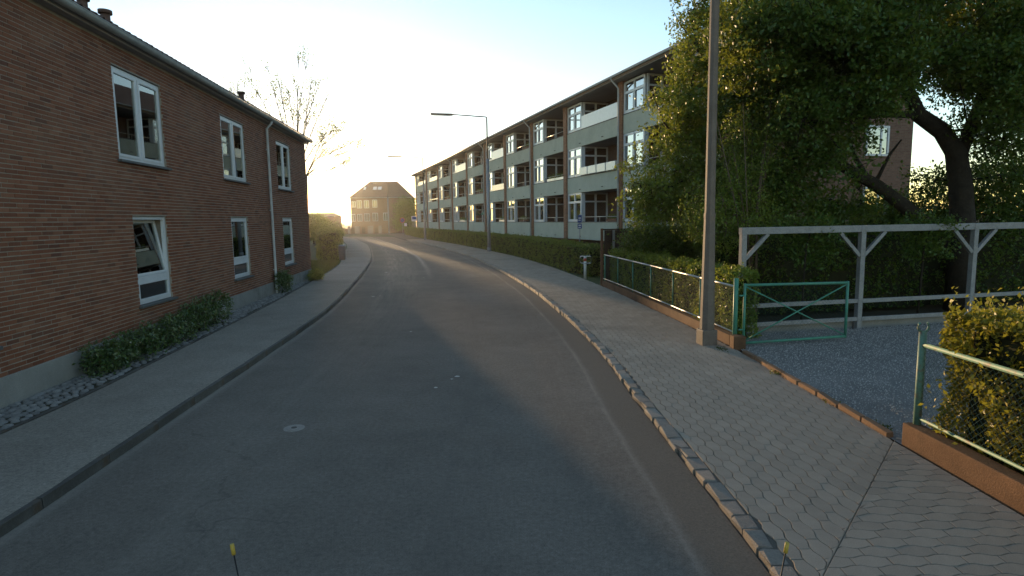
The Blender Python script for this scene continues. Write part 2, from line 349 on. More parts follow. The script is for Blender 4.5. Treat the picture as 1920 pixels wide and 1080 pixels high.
# ------------------------------------------------------------------ street plan: cross-sections leftIn, leftK, rightK, rightIn
XS = [((-5.9,-12),(-4.1,-12),(1.75,-12),(4.03,-12)), ((-5.93,0),(-4.12,0),(1.75,0),(4.03,0)), ((-5.95,4),(-4.15,4),(1.74,4),(4.03,4)),
      ((-6.02,7.5),(-4.42,7.6),(1.64,7.4),(4.03,7.5)), ((-6.4,11),(-4.67,11),(1.56,11),(4.02,10.7)), ((-7.0,16),(-5.12,16),(1.17,16),(3.62,16)),
      ((-7.88,22),(-6.05,22),(.45,22),(3.02,22)), ((-9.5,32),(-7.9,32.2),(-1.25,32),(1.5,32)), ((-12.1,42),(-10.1,42.4),(-3.4,42),(-.75,42)),
      ((-16.2,58),(-14.3,58.9),(-7.9,58),(-5.3,58)), ((-20.5,72),(-18.4,72),(-12.5,72),(-9.9,72.5)), ((-24.7,84),(-22.6,84.8),(-16.7,86),(-14.2,87)),
      ((-30,95),(-28.3,97),(-20.6,99.5),(-18,100.5)), ((-38,101),(-37,103),(-27,110),(-23.5,111.5)), ((-60,106),(-60,108),(-60,116),(-60,118.5)),
      ((-110,106),(-110,108),(-110,116),(-110,118.5))]
def catmull(P, sub):
    out = []; n = len(P)
    for i in range(n - 1):
        p0, p1, p2, p3 = P[max(i-1, 0)], P[i], P[i+1], P[min(i+2, n-1)]
        for k in range(sub):
            u = k / sub
            out.append(tuple(0.5 * ((2*p1[a]) + (-p0[a]+p2[a])*u + (2*p0[a]-5*p1[a]+4*p2[a]-p3[a])*u*u + (-p0[a]+3*p1[a]-3*p2[a]+p3[a])*u**3) for a in (0, 1)))
    out.append(P[-1]); return np.array(out)
SUB = 10
LI, LK, RK, RI = [catmull([x[i] for x in XS], SUB) for i in range(4)]
def xat(line, Y): return float(np.interp(Y, line[:, 1], line[:, 0]))
def strip(name, A, B, z, mat, across=6, thick=0.0, uv=False, parent=None):
    mb = MB(); n = len(A); mid = (A + B) / 2; L = np.concatenate([[0], np.cumsum(np.linalg.norm(np.diff(mid, axis=0), axis=1))]) - 12
    mb.uv = [] if uv else None
    for i in range(n):
        for j in range(across + 1):
            u = j / across; p = A[i] * (1 - u) + B[i] * u; mb.v.append((p[0], p[1], z))
            if uv:
                mb.uv.append((u, L[i])); lift = .045 * max(0, min(1, (u - .80) / .2)) * max(0, min(1, (17 - L[i]) / 6)); mb.v[-1] = (p[0], p[1], z + lift)
    w = across + 1
    for i in range(n - 1):
        for j in range(across): mb.f.append((i*w+j, i*w+j+1, (i+1)*w+j+1, (i+1)*w+j)); mb.r.append(0); mb.sm.append(False)
    return mb.build(name, mat, parent)

# ---- ground sheet and road
mb = MB(); mb.face([(-900, -300, -0.03), (900, -300, -0.03), (900, 1500, -0.03), (-900, 1500, -0.03)])
tag(mb.build('ground', MAT['ground']), kind='structure')
tag(strip('road', LK, RK, 0.0, MAT['road'], 20, uv=True), kind='structure')
# lawn strips by the buildings
def sheet(name, pts, z, mat, kind='structure'):
    mb = MB(); mb.face([(x, y, z) for x, y in pts]); return tag(mb.build(name, mat), kind=kind)
sel = [i for i in range(len(RI)) if 20.5 < RI[i, 1] < 119]
sheet('lawn_right', [tuple(RI[i] + np.array((0.02, 0))) for i in sel] + [(RI[sel[-1], 0] + 40, 119), (40, 60), (14, 20.8)], 0.06, MAT['grass_ground'])
sel = [i for i in range(len(LI)) if 26.0 < LI[i, 1] < 100]
sheet('lawn_left', [(-60, 26), (-60, 100)] + [tuple(LI[i] - np.array((0.02, 0))) for i in reversed(sel)], 0.06, MAT['grass_ground'])

# ---- left sidewalk (asphalt) with kerb stones
def inset(A, B, d): # points of A moved d metres towards B
    v = B - A; return A + v / np.linalg.norm(v, axis=1)[:, None] * d
sw = tag(strip('sidewalk_left', LI, inset(LK, LI, 0.055), 0.10, MAT['walk_asphalt'], 4), kind='structure')
def resample(line, step, y0, y1):
    seg = [p for p in line if y0 - 8 <= p[1] <= y1 + 8]; seg = np.array(seg); L = np.concatenate([[0], np.cumsum(np.linalg.norm(np.diff(seg, axis=0), axis=1))])
    out = []; s = 0.0
    while s < L[-1]:
        out.append((np.interp(s, L, seg[:, 0]), np.interp(s, L, seg[:, 1]))); s += step() if callable(step) else step
    return [p for p in out if y0 <= p[1] <= y1]
def rough_block(lx, ly, lz, seed, jit=0.012):
    g = random.Random(seed); mb = MB(); J = lambda: g.uniform(-jit, jit); b = min(lx, ly) * 0.1
    z0, z1 = 0, lz
    bot = [(-lx/2, -ly/2, 0), (lx/2, -ly/2, 0), (lx/2, ly/2, 0), (-lx/2, ly/2, 0)]
    mid = [(x + J(), y + J(), lz - b + J() * 0.5) for x, y, _ in bot]
    top = [(x * (1 - 2*b/lx) + J(), y * (1 - 2*b/ly) + J(), lz + J() * 0.4) for x, y, _ in bot]
    fs = []
    for k in range(4):
        k2 = (k + 1) % 4; fs += [(k, k2, 4 + k2, 4 + k), (4 + k, 4 + k2, 8 + k2, 8 + k)]
    fs.append((8, 9, 10, 11)); mb.mesh(bot + mid + top, fs); return mb
def block_meshes(name, mat, sizes):
    out = []
    for i, (a, b, c) in enumerate(sizes):
        mb = rough_block(a, b, c, i + 5); o = mb.build(name, mat); out.append(o.data); bpy.data.objects.remove(o)
    return out
kerb_l = tag(empty('kerb_left'), kind='structure')
kms = block_meshes('kerb_stone', MAT['granite_dark'], [(0.99, 0.06, 0.122), (0.985, 0.065, 0.12), (0.99, 0.06, 0.124)])
pts = resample(LK, 1.0, -2, 100)
for i in range(len(pts) - 1):
    a, b = Vector(pts[i]), Vector(pts[i+1]); c = (a + b) / 2; d = b - a; nrm = Vector((-d.y, d.x)).normalized()
    c = c + nrm * 0.03
    shared('kerb_stone', kms[i % 3], kerb_l, (c.x, c.y, -0.02 + rng.uniform(-.006, .006)), (0, 0, math.atan2(d.y, d.x) + rng.uniform(-.008, .008)))

# ---- right sidewalk: bed, hexagonal pavers, granite sett kerb
bed = tag(strip('sidewalk_right', inset(RK, RI, 0.02), RI, 0.088, MAT['paver_bed'], 4), kind='structure')
# interlocking stones: wide in the middle, narrow at both ends, neighbours shifted half a length
SA, SB, SL = 0.070, 0.046, 0.13
PROF = [(SB, SL), (SB, 0.100), (SA, 0.030), (SA, -0.030), (SB, -0.100), (SB, -SL)]
def stone_outline(gap): 
    r = [(w - gap, (y - gap if y > 0 else y + gap) if abs(y) == SL else y) for w, y in PROF]; return r + [(-w, y) for w, y in reversed(r)]
def stone_verts(o, i, z):
    n = len(o); vs = [(x, y, z - .03) for x, y in o] + [(x, y, z - .003) for x, y in o] + [(x, y, z) for x, y in i]
    fs = [(l*n + k, l*n + (k+1) % n, (l+1)*n + (k+1) % n, (l+1)*n + k) for l in (0, 1) for k in range(n)]
    return vs, [f[::-1] for f in fs] + [tuple(range(2*n, 3*n))[::-1]]
OUT, INN = stone_outline(.003), stone_outline(.0065)
vs_, fs_ = stone_verts(OUT, INN, 0.0); mbh = MB(); mbh.mesh(vs_, fs_); oh = mbh.build('paver', MAT['paver']); hexme = oh.data; bpy.data.objects.remove(oh)
cand = []
PA, PB = (3.95, 5.9), (2.23, 3.88)          # joint where the near field of turned stones starts
def side(x, y): return ((PB[0]-PA[0]) * (y-PA[1]) - (PB[1]-PA[1]) * (x-PA[0])) / 2.653 if y < 6.2 else -9.0
for zone in (0, 1):
    for ci in range(-190, 60):
        for ri in range(-20, 300):
            a = ci * 0.116; b = ri * 0.26 + (0.13 if ci % 2 else 0)
            x, y = (a, b + 1.0) if zone == 0 else (b, a)
            if not (0.6 < y < 76): continue
            if zone == 1 and (y > 6.3 or x < 1.5 or x > 4.3): continue
            sd = side(x, y)
            if (sd > 0.11) if zone == 0 else (sd < -0.11 or y > 6.15): continue
            lo, hi = xat(RK, y) + .165, xat(RI, y) - .01
            ex = .07 if zone == 0 else .13
            if x + ex < lo + .03 or x - ex > hi - .03: continue
            cut = x - ex < lo or x + ex > hi or abs(sd) < .14
            cand.append((x + rng.gauss(0, .0012), y + rng.gauss(0, .0012), 0.1 + rng.gauss(0, 0.0004), rng.gauss(0, 0.008) + (math.pi / 2 if zone else 0), cut, zone))
def shown(p):
    u, v, zz = topix(p); return (-60 < u < 1980 and -60 < v < 1140 and zz > 0.3), zz
vis = []; rest = []
for c in cand:
    ok, zz = shown(c[:3]); (vis if ok and not c[4] else rest).append((zz, c))
vis.sort(); ind = [c for _, c in vis[:300]]; rest = [c for _, c in vis[300:]] + [c for _, c in rest]
for c in ind: shared('paver', hexme, bed, c[:3], (rng.gauss(0, .0012), rng.gauss(0, .0012), c[3]))
mb = MB()
for c in rest:
    ca, sa_ = math.cos(c[3]), math.sin(c[3]); lo, hi = xat(RK, c[1]) + .165, xat(RI, c[1]) - .01
    P2 = [[(min(max(c[0] + x*ca - y*sa_, lo), hi), c[1] + x*sa_ + y*ca) for x, y in q] for q in (OUT, INN)]
    if c[4] and c[1] < 6.2:                     # stones cut along the straight joint
        def cutp(p, m_):
            d = side(*p) if p[1] < 6.2 else -9; lim = -m_ if c[5] == 0 else m_
            bad = d > lim if c[5] == 0 else d < lim
            if not bad: return p
            k_ = (d - lim); return (p[0] - k_ * 0.7614, p[1] + k_ * 0.6483)
        P2 = [[cutp(p, m_) for p in q] for q, m_ in zip(P2, (.003, .007))]
    vs_, fs_ = stone_verts(P2[0], P2[1], c[2]); mb.mesh(vs_, fs_, rng.uniform(0.01, 1))
tag(mb.build('paver_field', MAT['paver'], bed), kind='stuff')
# half pavers and mortar edge along the kerb and the plots
kerb_r = tag(empty('kerb_right'), kind='structure')
sms = block_meshes('kerb_stone', MAT['granite'], [(0.27, 0.15, 0.135), (0.20, 0.145, 0.13), (0.34, 0.155, 0.135), (0.24, 0.14, 0.14)])
seg = np.array([p for p in RK if -4 < p[1] < 75]); L = np.concatenate([[0], np.cumsum(np.linalg.norm(np.diff(seg, axis=0), axis=1))])
s = 0.0; k = 0; lens = [0.27, 0.20, 0.34, 0.24]
while s < L[-1] - 1 and k < 320:
    j = rng.randrange(4); sc_ = 1.0 if s < 40 else 1.6; ln = lens[j] * sc_
    x0, y0 = np.interp(s + ln/2, L, seg[:, 0]), np.interp(s + ln/2, L, seg[:, 1]); x1, y1 = np.interp(s + ln/2 + .1, L, seg[:, 0]), np.interp(s + ln/2 + .1, L, seg[:, 1])
    shared('kerb_stone', sms[j], kerb_r, (x0 + 0.085 + rng.uniform(-.008, .008), y0, -0.036 + rng.uniform(-.008, .008)), (rng.gauss(0, .05), rng.gauss(0, .03), math.atan2(y1-y0, x1-x0) + rng.gauss(0, .03)), (sc_, 1, 1))
    s += ln + 0.018; k += 1

# ------------------------------------------------------------------ red brick house on the left
HA = R(96.0)
house = tag(empty('brick_house', (-6.97, 8.99, 0), HA), 'two-storey red brick house with white windows along the left pavement', 'house')
S0, S1, ZB, ZT = -7.0, 16.5, 0.5, 5.82
OPEN = []                                       # (s0, s1, z0, z1, kind)
for k in range(-1, 3):
    OPEN.append((2.02 + 5.1*k + 0.0, 3.88 + 5.1*k, 3.70, 5.40, 'up'))
    OPEN.append((2.30 + 5.1*k, 3.68 + 5.1*k, 0.93, 2.67, 'low'))
# mortar-faced wall with real openings
mb = MB(); xs = sorted({S0, S1, *[o[0] for o in OPEN], *[o[1] for o in OPEN]}); zs = sorted({ZB, ZT, *[o[2] for o in OPEN], *[o[3] for o in OPEN]})
for i in range(len(xs) - 1):
    for j in range(len(zs) - 1):
        cx, cz = (xs[i] + xs[i+1]) / 2, (zs[j] + zs[j+1]) / 2
        if any(o[0] < cx < o[1] and o[2] < cz < o[3] for o in OPEN): continue
        mb.face([(xs[i], 0.006, zs[j]), (xs[i+1], 0.006, zs[j]), (xs[i+1], 0.006, zs[j+1]), (xs[i], 0.006, zs[j+1])])
for o in OPEN:                                  # reveals
    x0, x1, z0, z1, _ = o
    mb.face([(x0, .006, z0), (x0, .006, z1), (x0, .3, z1), (x0, .3, z0)]); mb.face([(x1, .01, z1), (x1, .01, z0), (x1, .3, z0), (x1, .3, z1)])
    mb.face([(x0, .01, z1), (x1, .01, z1), (x1, .3, z1), (x0, .3, z1)]); mb.face([(x0, .01, z0), (x0, .3, z0), (x1, .3, z0), (x1, .01, z0)])
wall = mb.build('wall', MAT['mortar'], house)
mb = MB(); mb.box(S0, 0.35, 0, S1 - 0.003, 8.0, ZT); mb.build('inner_shell', MAT['room'], house)
for xx in (S1, S0 - .012): mb = MB(); mb.box(xx, 0.0, 0, xx + .012, 8.0, ZT + 0.1); mb.build('end_wall', MAT['brick_gable'], house)
mb = MB(); mb.box(S0, -0.012, -0.1, S1 + 0.01, 0.3, ZB); mb.build('plinth', MAT['plinth_grey'], house, 0.01)
# bricks
BL, BH, CO, CL = 0.227, 0.052, 0.0665, 0.241
bricks = []; c = 0; z = ZB + 0.006
while z + BH < ZT - 0.02:
    s = S0 + (CL / 2 if c % 2 else 0) - CL + (0.03 if (c // 2) % 2 else 0)
    while s < S1:
        a, b = max(s, S0), min(s + BL, S1)
        parts = [(a, b)]
        for o in OPEN:
            if z + BH > o[2] + .004 and z < o[3] - .004:
                nw = []
                for (p, q) in parts:
                    if q <= o[0] or p >= o[1]: nw.append((p, q))
                    else:
                        if p < o[0] - .02: nw.append((p, o[0]))
                        if q > o[1] + .02: nw.append((o[1], q))
                parts = nw
        for (p, q) in parts:
            if q - p > 0.03: bricks.append((p, q, z, abs(q - p - BL) < 1e-6))
        s += CL
    z += CO; c += 1
Hm = Matrix.Translation((-6.97, 8.99, 0)) @ Matrix.Rotation(HA, 4, 'Z')
scored = []
for i, (p, q, z, full) in enumerate(bricks):
    w = Hm @ Vector(((p + q) / 2, 0, z)); ok, zz = shown(w)
    if full and ok and topix(w)[0] > 4: scored.append((zz, i))
scored.sort(); indiv = {i for _, i in scored[:300]}
mbb = MB(); mbb.box(-BL/2, -0.0005, 0, BL/2, 0.03, BH, skip=('k',)); ob = mbb.build('brick', MAT['brick'], None); brickme = ob.data; bpy.data.objects.remove(ob)
mb = MB()
for i, (p, q, z, full) in enumerate(bricks):
    pr = rng.gauss(0, 0.0013)
    if i in indiv: shared('brick', brickme, wall, ((p + q) / 2, pr, z + rng.gauss(0, .001)), (rng.gauss(0, .004), 0, rng.gauss(0, .004)))
    else: mb.box(p + rng.uniform(-.002, .002), pr, z + rng.uniform(-.001, .001), q, 0.03, z + BH, rng.uniform(0.01, 1), skip=('k',))
tag(mb.build('brickwork', MAT['brick'], wall), kind='stuff')

def casement(mb, x0, x1, z0, z1, y0, t, w):
    mb.box(x0, y0, z0, x0 + w, y0 + t, z1); mb.box(x1 - w, y0, z0, x1, y0 + t, z1)
    mb.box(x0 + w, y0 + .001, z0, x1 - w, y0 + t - .001, z0 + w); mb.box(x0 + w, y0 + .001, z1 - w, x1 - w, y0 + t - .001, z1)
def folded(x0, x1, z0, z1, y, waves, amp):
    mb = MB(); n = waves * 6; P = [(x0 + (x1 - x0) * i / n, y + amp * math.sin(i * math.pi / 3) + amp * .4 * math.sin(i * .7)) for i in range(n + 1)]
    for i in range(n): mb.mesh([(*P[i], z0), (*P[i+1], z0), (*P[i+1], z1), (*P[i], z1)], [(0, 1, 2, 3)], 0, True)
    return mb
wi = 0
for (x0, x1, z0, z1, kind) in OPEN:
    mb = MB(); casement(mb, x0 + .012, x1 - .012, z0 + .012, z1 - .012, 0.045, 0.07, 0.06)
    xm = (x0 + x1) / 2
    if kind == 'up':
        mb.box(xm - .045, 0.046, z0 + .07, xm + .045, 0.114, z1 - .07)
        for a, b in ((x0 + .07, xm - .04), (xm + .04, x1 - .07)): casement(mb, a, b, z0 + .07, z1 - .07, 0.034, 0.05, 0.055)
        mb.box(xm + .2, 0.028, z1 - .115, x1 - .22, 0.036, z1 - .10)
        panes = [(x0 + .12, xm - .09, z0 + .12, z1 - .12), (xm + .09, x1 - .12, z0 + .12, z1 - .12)]
    else:
        zm = z0 + 0.50
        mb.box(x0 + .07, 0.046, zm - .055, x1 - .07, 0.114, zm + .055)
        casement(mb, x0 + .07, x1 - .07, z0 + .07, zm - .055, 0.036, 0.05, 0.045)
        panes = [(x0 + .11, x1 - .11, z0 + .11, zm - .10)]
        if wi != 3:
            casement(mb, x0 + .07, x1 - .07, zm + .055, z1 - .07, 0.034, 0.05, 0.055); panes.append((x0 + .12, x1 - .12, zm + .105, z1 - .12))
    win = mb.build('window', MAT['white_frame'], house, 0.004)
    for (a, b, c_, d_) in panes:
        mp = MB(); mp.box(a - .004, 0.062, c_ - .004, b + .004, 0.072, d_ + .004); mp.build('pane', MAT['glass'], win)
    if kind == 'low' and wi == 3:                # tilted casement, hinged at its foot
        zm = z0 + 0.5; h = z1 - .07 - zm - .055; mc = MB(); casement(mc, 0, x1 - x0 - .14, 0, h, -0.025, 0.05, 0.055)
        sa = mc.build('tilted_casement', MAT['white_frame'], win, 0.004); sa.location = (x0 + .07, 0.075, zm + .057); sa.rotation_euler = (R(-9), 0, 0)
        mp = MB(); mp.box(.05, 0.0, .05, x1 - x0 - .19, 0.01, h - .05); pa = mp.build('pane', MAT['glass'], win); pa.location = (x0 + .07, 0.075, zm + .057); pa.rotation_euler = (R(-9), 0, 0)
    ms = MB(); ms.box(x0 - .06, -0.075, z0 - .045, x1 + .06, 0.045, z0 + .004); ms.build('sill', MAT['slate'], win, 0.006)
    # room behind the glass
    mr = MB(); mr.box(x0 - .3, 0.345, z0 - .3, x1 + .3, 0.346, z1 + .1, skip=()) 
    mr = MB()
    X0, X1, Z0, Z1, Y1 = x0 - .25, x1 + .25, z0 - .25, z1 + .12, 0.34
    mr.face([(X0, Y1, Z0), (X1, Y1, Z0), (X1, Y1, Z1), (X0, Y1, Z1)]); mr.build('room_back', MAT['room'], win)
    g = random.Random(wi * 7 + 1)
    if kind == 'up':
        mbld = MB()
        for (a, b, c_, d_) in panes: mbld.box(a - .03, 0.15, d_ - .36, b + .03, 0.158, d_ + .05)
        if wi in (2,): mbld.build('blind', MAT['blind'], win)
        folded(x0 + .02, x0 + .62, z0, z1, 0.16, 4, .015).build('curtain', MAT['curtain'], win)
        folded(x1 - .62, x1 - .02, z0, z1, 0.16, 4, .015).build('curtain', MAT['curtain'], win)
        if wi == 4:
            mq = MB(); mq.box(x0 + .14, .13, z0 + .55, x0 + .55, .15, z0 + .98); mq.build('paper_notice', MAT['blind'], win)
    else:
        folded(x0 + .02, x1 - .02, z0 + .05, z1, 0.20 if wi != 3 else 0.31, 8, .015).build('curtain', MAT['curtain'], win)
    wi += 1
# eaves: soffit board, half-round gutter, tiles, roof
mb = MB(); mb.box(S0 - .1, -0.16, ZT - .02, S1 + .12, 0.28, ZT + .10); mb.build('soffit_board', MAT['soffit'], house, 0.004)
mb = MB(); N = 10; gr = 0.085; yc, zc = -0.245, ZT + 0.10
pr = [(yc + gr * math.cos(math.pi + math.pi * i / N), zc + gr * math.sin(math.pi + math.pi * i / N)) for i in range(N + 1)]
pr2 = [(yc + (gr - .008) * math.cos(math.pi + math.pi * i / N), zc + (gr - .008) * math.sin(math.pi + math.pi * i / N)) for i in range(N + 1)]
loop = pr + pr2[::-1]; xa, xb = S0 - .12, S1 + .16
mb.mesh([(xa, y, z) for y, z in loop] + [(xb, y, z) for y, z in loop], [(i, (i+1) % len(loop), len(loop) + (i+1) % len(loop), len(loop) + i) for i in range(len(loop))], 0, True)
mb.tube([(xa, yc - gr, zc), (xb, yc - gr, zc)], 0.011, 6)
gut = mb.build('gutter', MAT['zinc'], house)
tp = math.tan(R(24)); mb = MB(); RY = 4.0
def rz(y): return ZT + 0.14 + (y + 0.28) * tp
mb.mesh([(S0-.15, -0.28, rz(-.28)-.03), (S1+.15, -0.28, rz(-.28)-.03), (S1+.15, RY, rz(RY)-.03), (S0-.15, RY, rz(RY)-.03), (S1+.15, 8.3, rz(-.28)-.03), (S0-.15, 8.3, rz(-.28)-.03)], [(0,1,2,3),(3,2,4,5)])
roof = mb.build('roof', MAT['tile'], house)
def tile_mesh(w, l):
    mb = MB(); n = 8; P = [(-w/2 + w*i/n, 0.028 * math.sin(math.pi * 2 * i / n)) for i in range(n+1)]
    for i in range(n):
        a, b = P[i], P[i+1]
        mb.mesh([(a[0], 0, a[1]), (b[0], 0, b[1]), (b[0], l, b[1]), (a[0], l, a[1])], [(0,1,2,3)], 0, True)
        mb.mesh([(a[0], 0, a[1]-.016), (b[0], 0, b[1]-.016), (b[0], 0, b[1]), (a[0], 0, a[1])], [(0,1,2,3)])
    return mb
ot = tile_mesh(0.215, 0.42).build('roof_tile', MAT['tile']); tme = ot.data; bpy.data.objects.remove(ot)
for rw in range(2):
    for k in range(int((S1 - S0 + .3) / 0.205)):
        yy = -0.325 + rw * 0.33
        shared('roof_tile', tme, roof, (S0 - .05 + k * 0.205, yy, rz(yy) + 0.005 + rw * .012 + rng.gauss(0, .002)), (R(24), 0, rng.gauss(0, .01)))
for (sx, yy, hh) in ((2.70, 0.75, 0.25), (3.45, 0.75, 0.25), (11.27, 0.75, 0.30)):
    mb = MB(); z0 = rz(yy) - .02
    mb.tube([(sx, yy, z0), (sx, yy, z0 + hh + .1)], 0.085, 14); mb.tube([(sx, yy, z0 + hh + .06), (sx, yy, z0 + hh + .13)], 0.125, 14); mb.tube([(sx, yy, z0 + .1), (sx, yy, z0 + .17)], 0.12, 14)
    mb.build('roof_vent', MAT['tile'], house)
dp = MB(); sp = 11.0
dp.tube([(sp, yc, zc - .08), (sp, yc + .02, zc - .16), (sp, -0.075, ZT - .22), (sp, -0.075, 0.30), (sp, -0.075, 0.10)], 0.042, 10)
for zz in (0.9, 2.9, 4.9): dp.box(sp - .06, -0.10, zz, sp + .06, -0.02, zz + .03)
dp.build('downpipe', MAT['pipe_grey'], house)

# ---- cobble strip between the plinth and the pavement
def wallx(Y): return -6.97 - 0.10511 * (Y - 8.99)
cs = [(-wy, wy) for wy in ()]
strip_bed = MB(); ys = np.arange(-2, 26, 0.5)
for i in range(len(ys) - 1):
    a, b = ys[i], ys[i+1]; strip_bed.face([(wallx(a) - .05, a, .075), (xat(LI, a) - .0, a, .085), (xat(LI, b) - .0, b, .085), (wallx(b) - .05, b, .075)])
cob = tag(strip_bed.build('cobble_strip', MAT['ground']), kind='structure')
def pebble(seed):
    g = random.Random(seed); mb = MB(); n = 7; rr = [g.uniform(.85, 1.12) for _ in range(n)]
    rings = [(1.0, -.5), (0.97, .25), (0.72, .75), (0.3, .97)]; vs = []
    for sc_, h in rings:
        for k in range(n): a = 2*math.pi*k/n; vs.append((rr[k]*sc_*math.cos(a), rr[k]*sc_*math.sin(a)*.8, h))
    fs = []
    for l in range(3):
        for k in range(n): fs.append((l*n+k, l*n+(k+1) % n, (l+1)*n+(k+1) % n, (l+1)*n+k))
    fs.append(tuple(range(3*n, 4*n))); return vs, fs
PEB = [pebble(i) for i in range(5)]; pme = []
for vs_, fs_ in PEB:
    mb = MB(); mb.mesh(vs_, fs_, 0, True); o = mb.build('cobble', MAT['cobble']); pme.append(o.data); bpy.data.objects.remove(o)
cc = []; y = 2.0
while y < 25:
    x = wallx(y) + .06
    while x < xat(LI, y) - .12:
        cc.append((x + rng.gauss(0, .012), y + rng.gauss(0, .015), rng.uniform(.052, .072))); x += rng.uniform(.115, .15)
    y += 0.112
vis = []; rest = []
for c in cc:
    ok, zz = shown((c[0], c[1], .1)); (vis if ok else rest).append((zz, c))
vis.sort(); mb = MB()
for _, c in vis[:300]: shared('cobble', rng.choice(pme), cob, (c[0], c[1], .085), (0, 0, rng.uniform(0, 6.28)), (c[2], c[2], .03))
for _, c in vis[300:] + rest:
    vs_, fs_ = rng.choice(PEB); a = rng.uniform(0, 6.28); ca, sa_ = math.cos(a), math.sin(a)
    mb.mesh([(c[0] + c[2]*(x*ca - y*sa_), c[1] + c[2]*(x*sa_ + y*ca), .085 + .03*z) for x, y, z in vs_], fs_, rng.uniform(.01, 1), True)
tag(mb.build('cobbles', MAT['cobble'], cob), kind='stuff')
ems = block_meshes('edging_stone', MAT['granite_dark'], [(0.98, 0.06, 0.06)]); pts = resample(LI, 1.0, 1, 33)
for i in range(len(pts) - 1):
    a, b = Vector(pts[i]), Vector(pts[i+1]); c = (a + b) / 2; d = b - a
    shared('edging_stone', ems[0], sw, (c.x - .03, c.y, .055), (0, 0, math.atan2(d.y, d.x)))

# ------------------------------------------------------------------ apartment building on the right
AD = Vector((-0.31386, 0.94947, 0)); AP = Vector((3.695, 37.2, 0)) - AD * 15.14
ARZ = math.atan2(AD.y, AD.x)
apt = tag(empty('apartment_building', (AP.x, AP.y, 0), ARZ), 'three-storey apartment block with sage balcony panels and brick piers', 'apartment building')
PIER = [0.25, 8.5, 15.55, 21.65, 28.05, 34.15, 41.05, 48.15, 56.15, 64.25, 73.65]
XE = PIER[-1] + .25; DEP = 9.33; PW = 0.22; RE = 9.32
LV = [(1.22, 2.24), (4.02, 4.95), (6.72, 7.66)]; TOPS = [4.02, 6.72, RE]
def pbox(name, mat, parent, *a, bevel=0.0): mb = MB(); mb.box(*a); return mb.build(name, mat, parent, bevel)
# local +Y looks to the street
for i, x in enumerate(PIER):
    pbox('pier', MAT['brick_far'], apt, x - PW, -1.7, 0.0, x + PW, 0.14, RE + .02)
mb = MB(); mb.box(0.0, -DEP, 0, XE, -1.72, RE); mb.build('wall', MAT['brick_gable'], apt)
for xx in (-.02, XE): mb = MB(); mb.box(xx, -1.72, 0, xx + .02, 0.0, RE); mb.build('end_wall', MAT['brick_gable'], apt)
mb = MB(); mb.box(0.0, -1.7, 0, XE, -0.25, 1.0); mb.build('basement_wall', MAT['brick_gable'], apt)
for fl, (z0, z1) in enumerate(LV):
    mb = MB(); mb.box(0.0, -1.71, z0 + .02, XE, -0.02, z0 + .22); mb.build('floor_slab', MAT['concrete'], apt)
# roof with overhang and gable
ov = 0.62; mb = MB(); xa, xb = -0.35, XE + .35; zr = RE + 0.12; ry = -DEP / 2; rh = zr + (ov + DEP / 2) * math.tan(R(27))
A = [(xa, ov, zr), (xa, ry, rh), (xa, -DEP - ov, zr), (xb, ov, zr), (xb, ry, rh), (xb, -DEP - ov, zr)]
mb.mesh(A + [(x, y, z + .09) for x, y, z in A], [(0,3,4,1),(1,4,5,2),(6,7,10,9),(7,8,11,10),(0,6,9,3),(2,5,11,8),(0,1,7,6),(1,2,8,7),(3,9,10,4),(4,10,11,5)])
aroof = mb.build('roof', MAT['tile'], apt)
mb = MB(); mb.box(xa + .02, -1.7, RE + .022, xb - .02, ov - .02, RE + .10); mb.build('soffit', MAT['soffit'], aroof)
mb = MB(); mb.box(xa, ov - .018, RE + .06, xb, ov + .02, RE + .20); mb.build('fascia', MAT['fascia'], aroof)
mb = MB(); mb.tube([(xa, ov + .07, RE + .19), (xb, ov + .07, RE + .19)], 0.045, 8); mb.build('gutter', MAT['zinc'], aroof)
mb = MB()
for x in (0.0,):
    mb.face([(x - .001, 0, RE), (x - .001, -DEP, RE), (x - .001, ry, rh - .02)][::-1])
mb.build('gable_top', MAT['brick_gable'], apt)
SCREEN = {(1, 2): 'board', (1, 1): 'boxes', (4, 2): 'board', (4, 1): 'low', (6, 2): 'board', (8, 2): 'low', (9, 2): 'low', (8, 1): 'bar'}
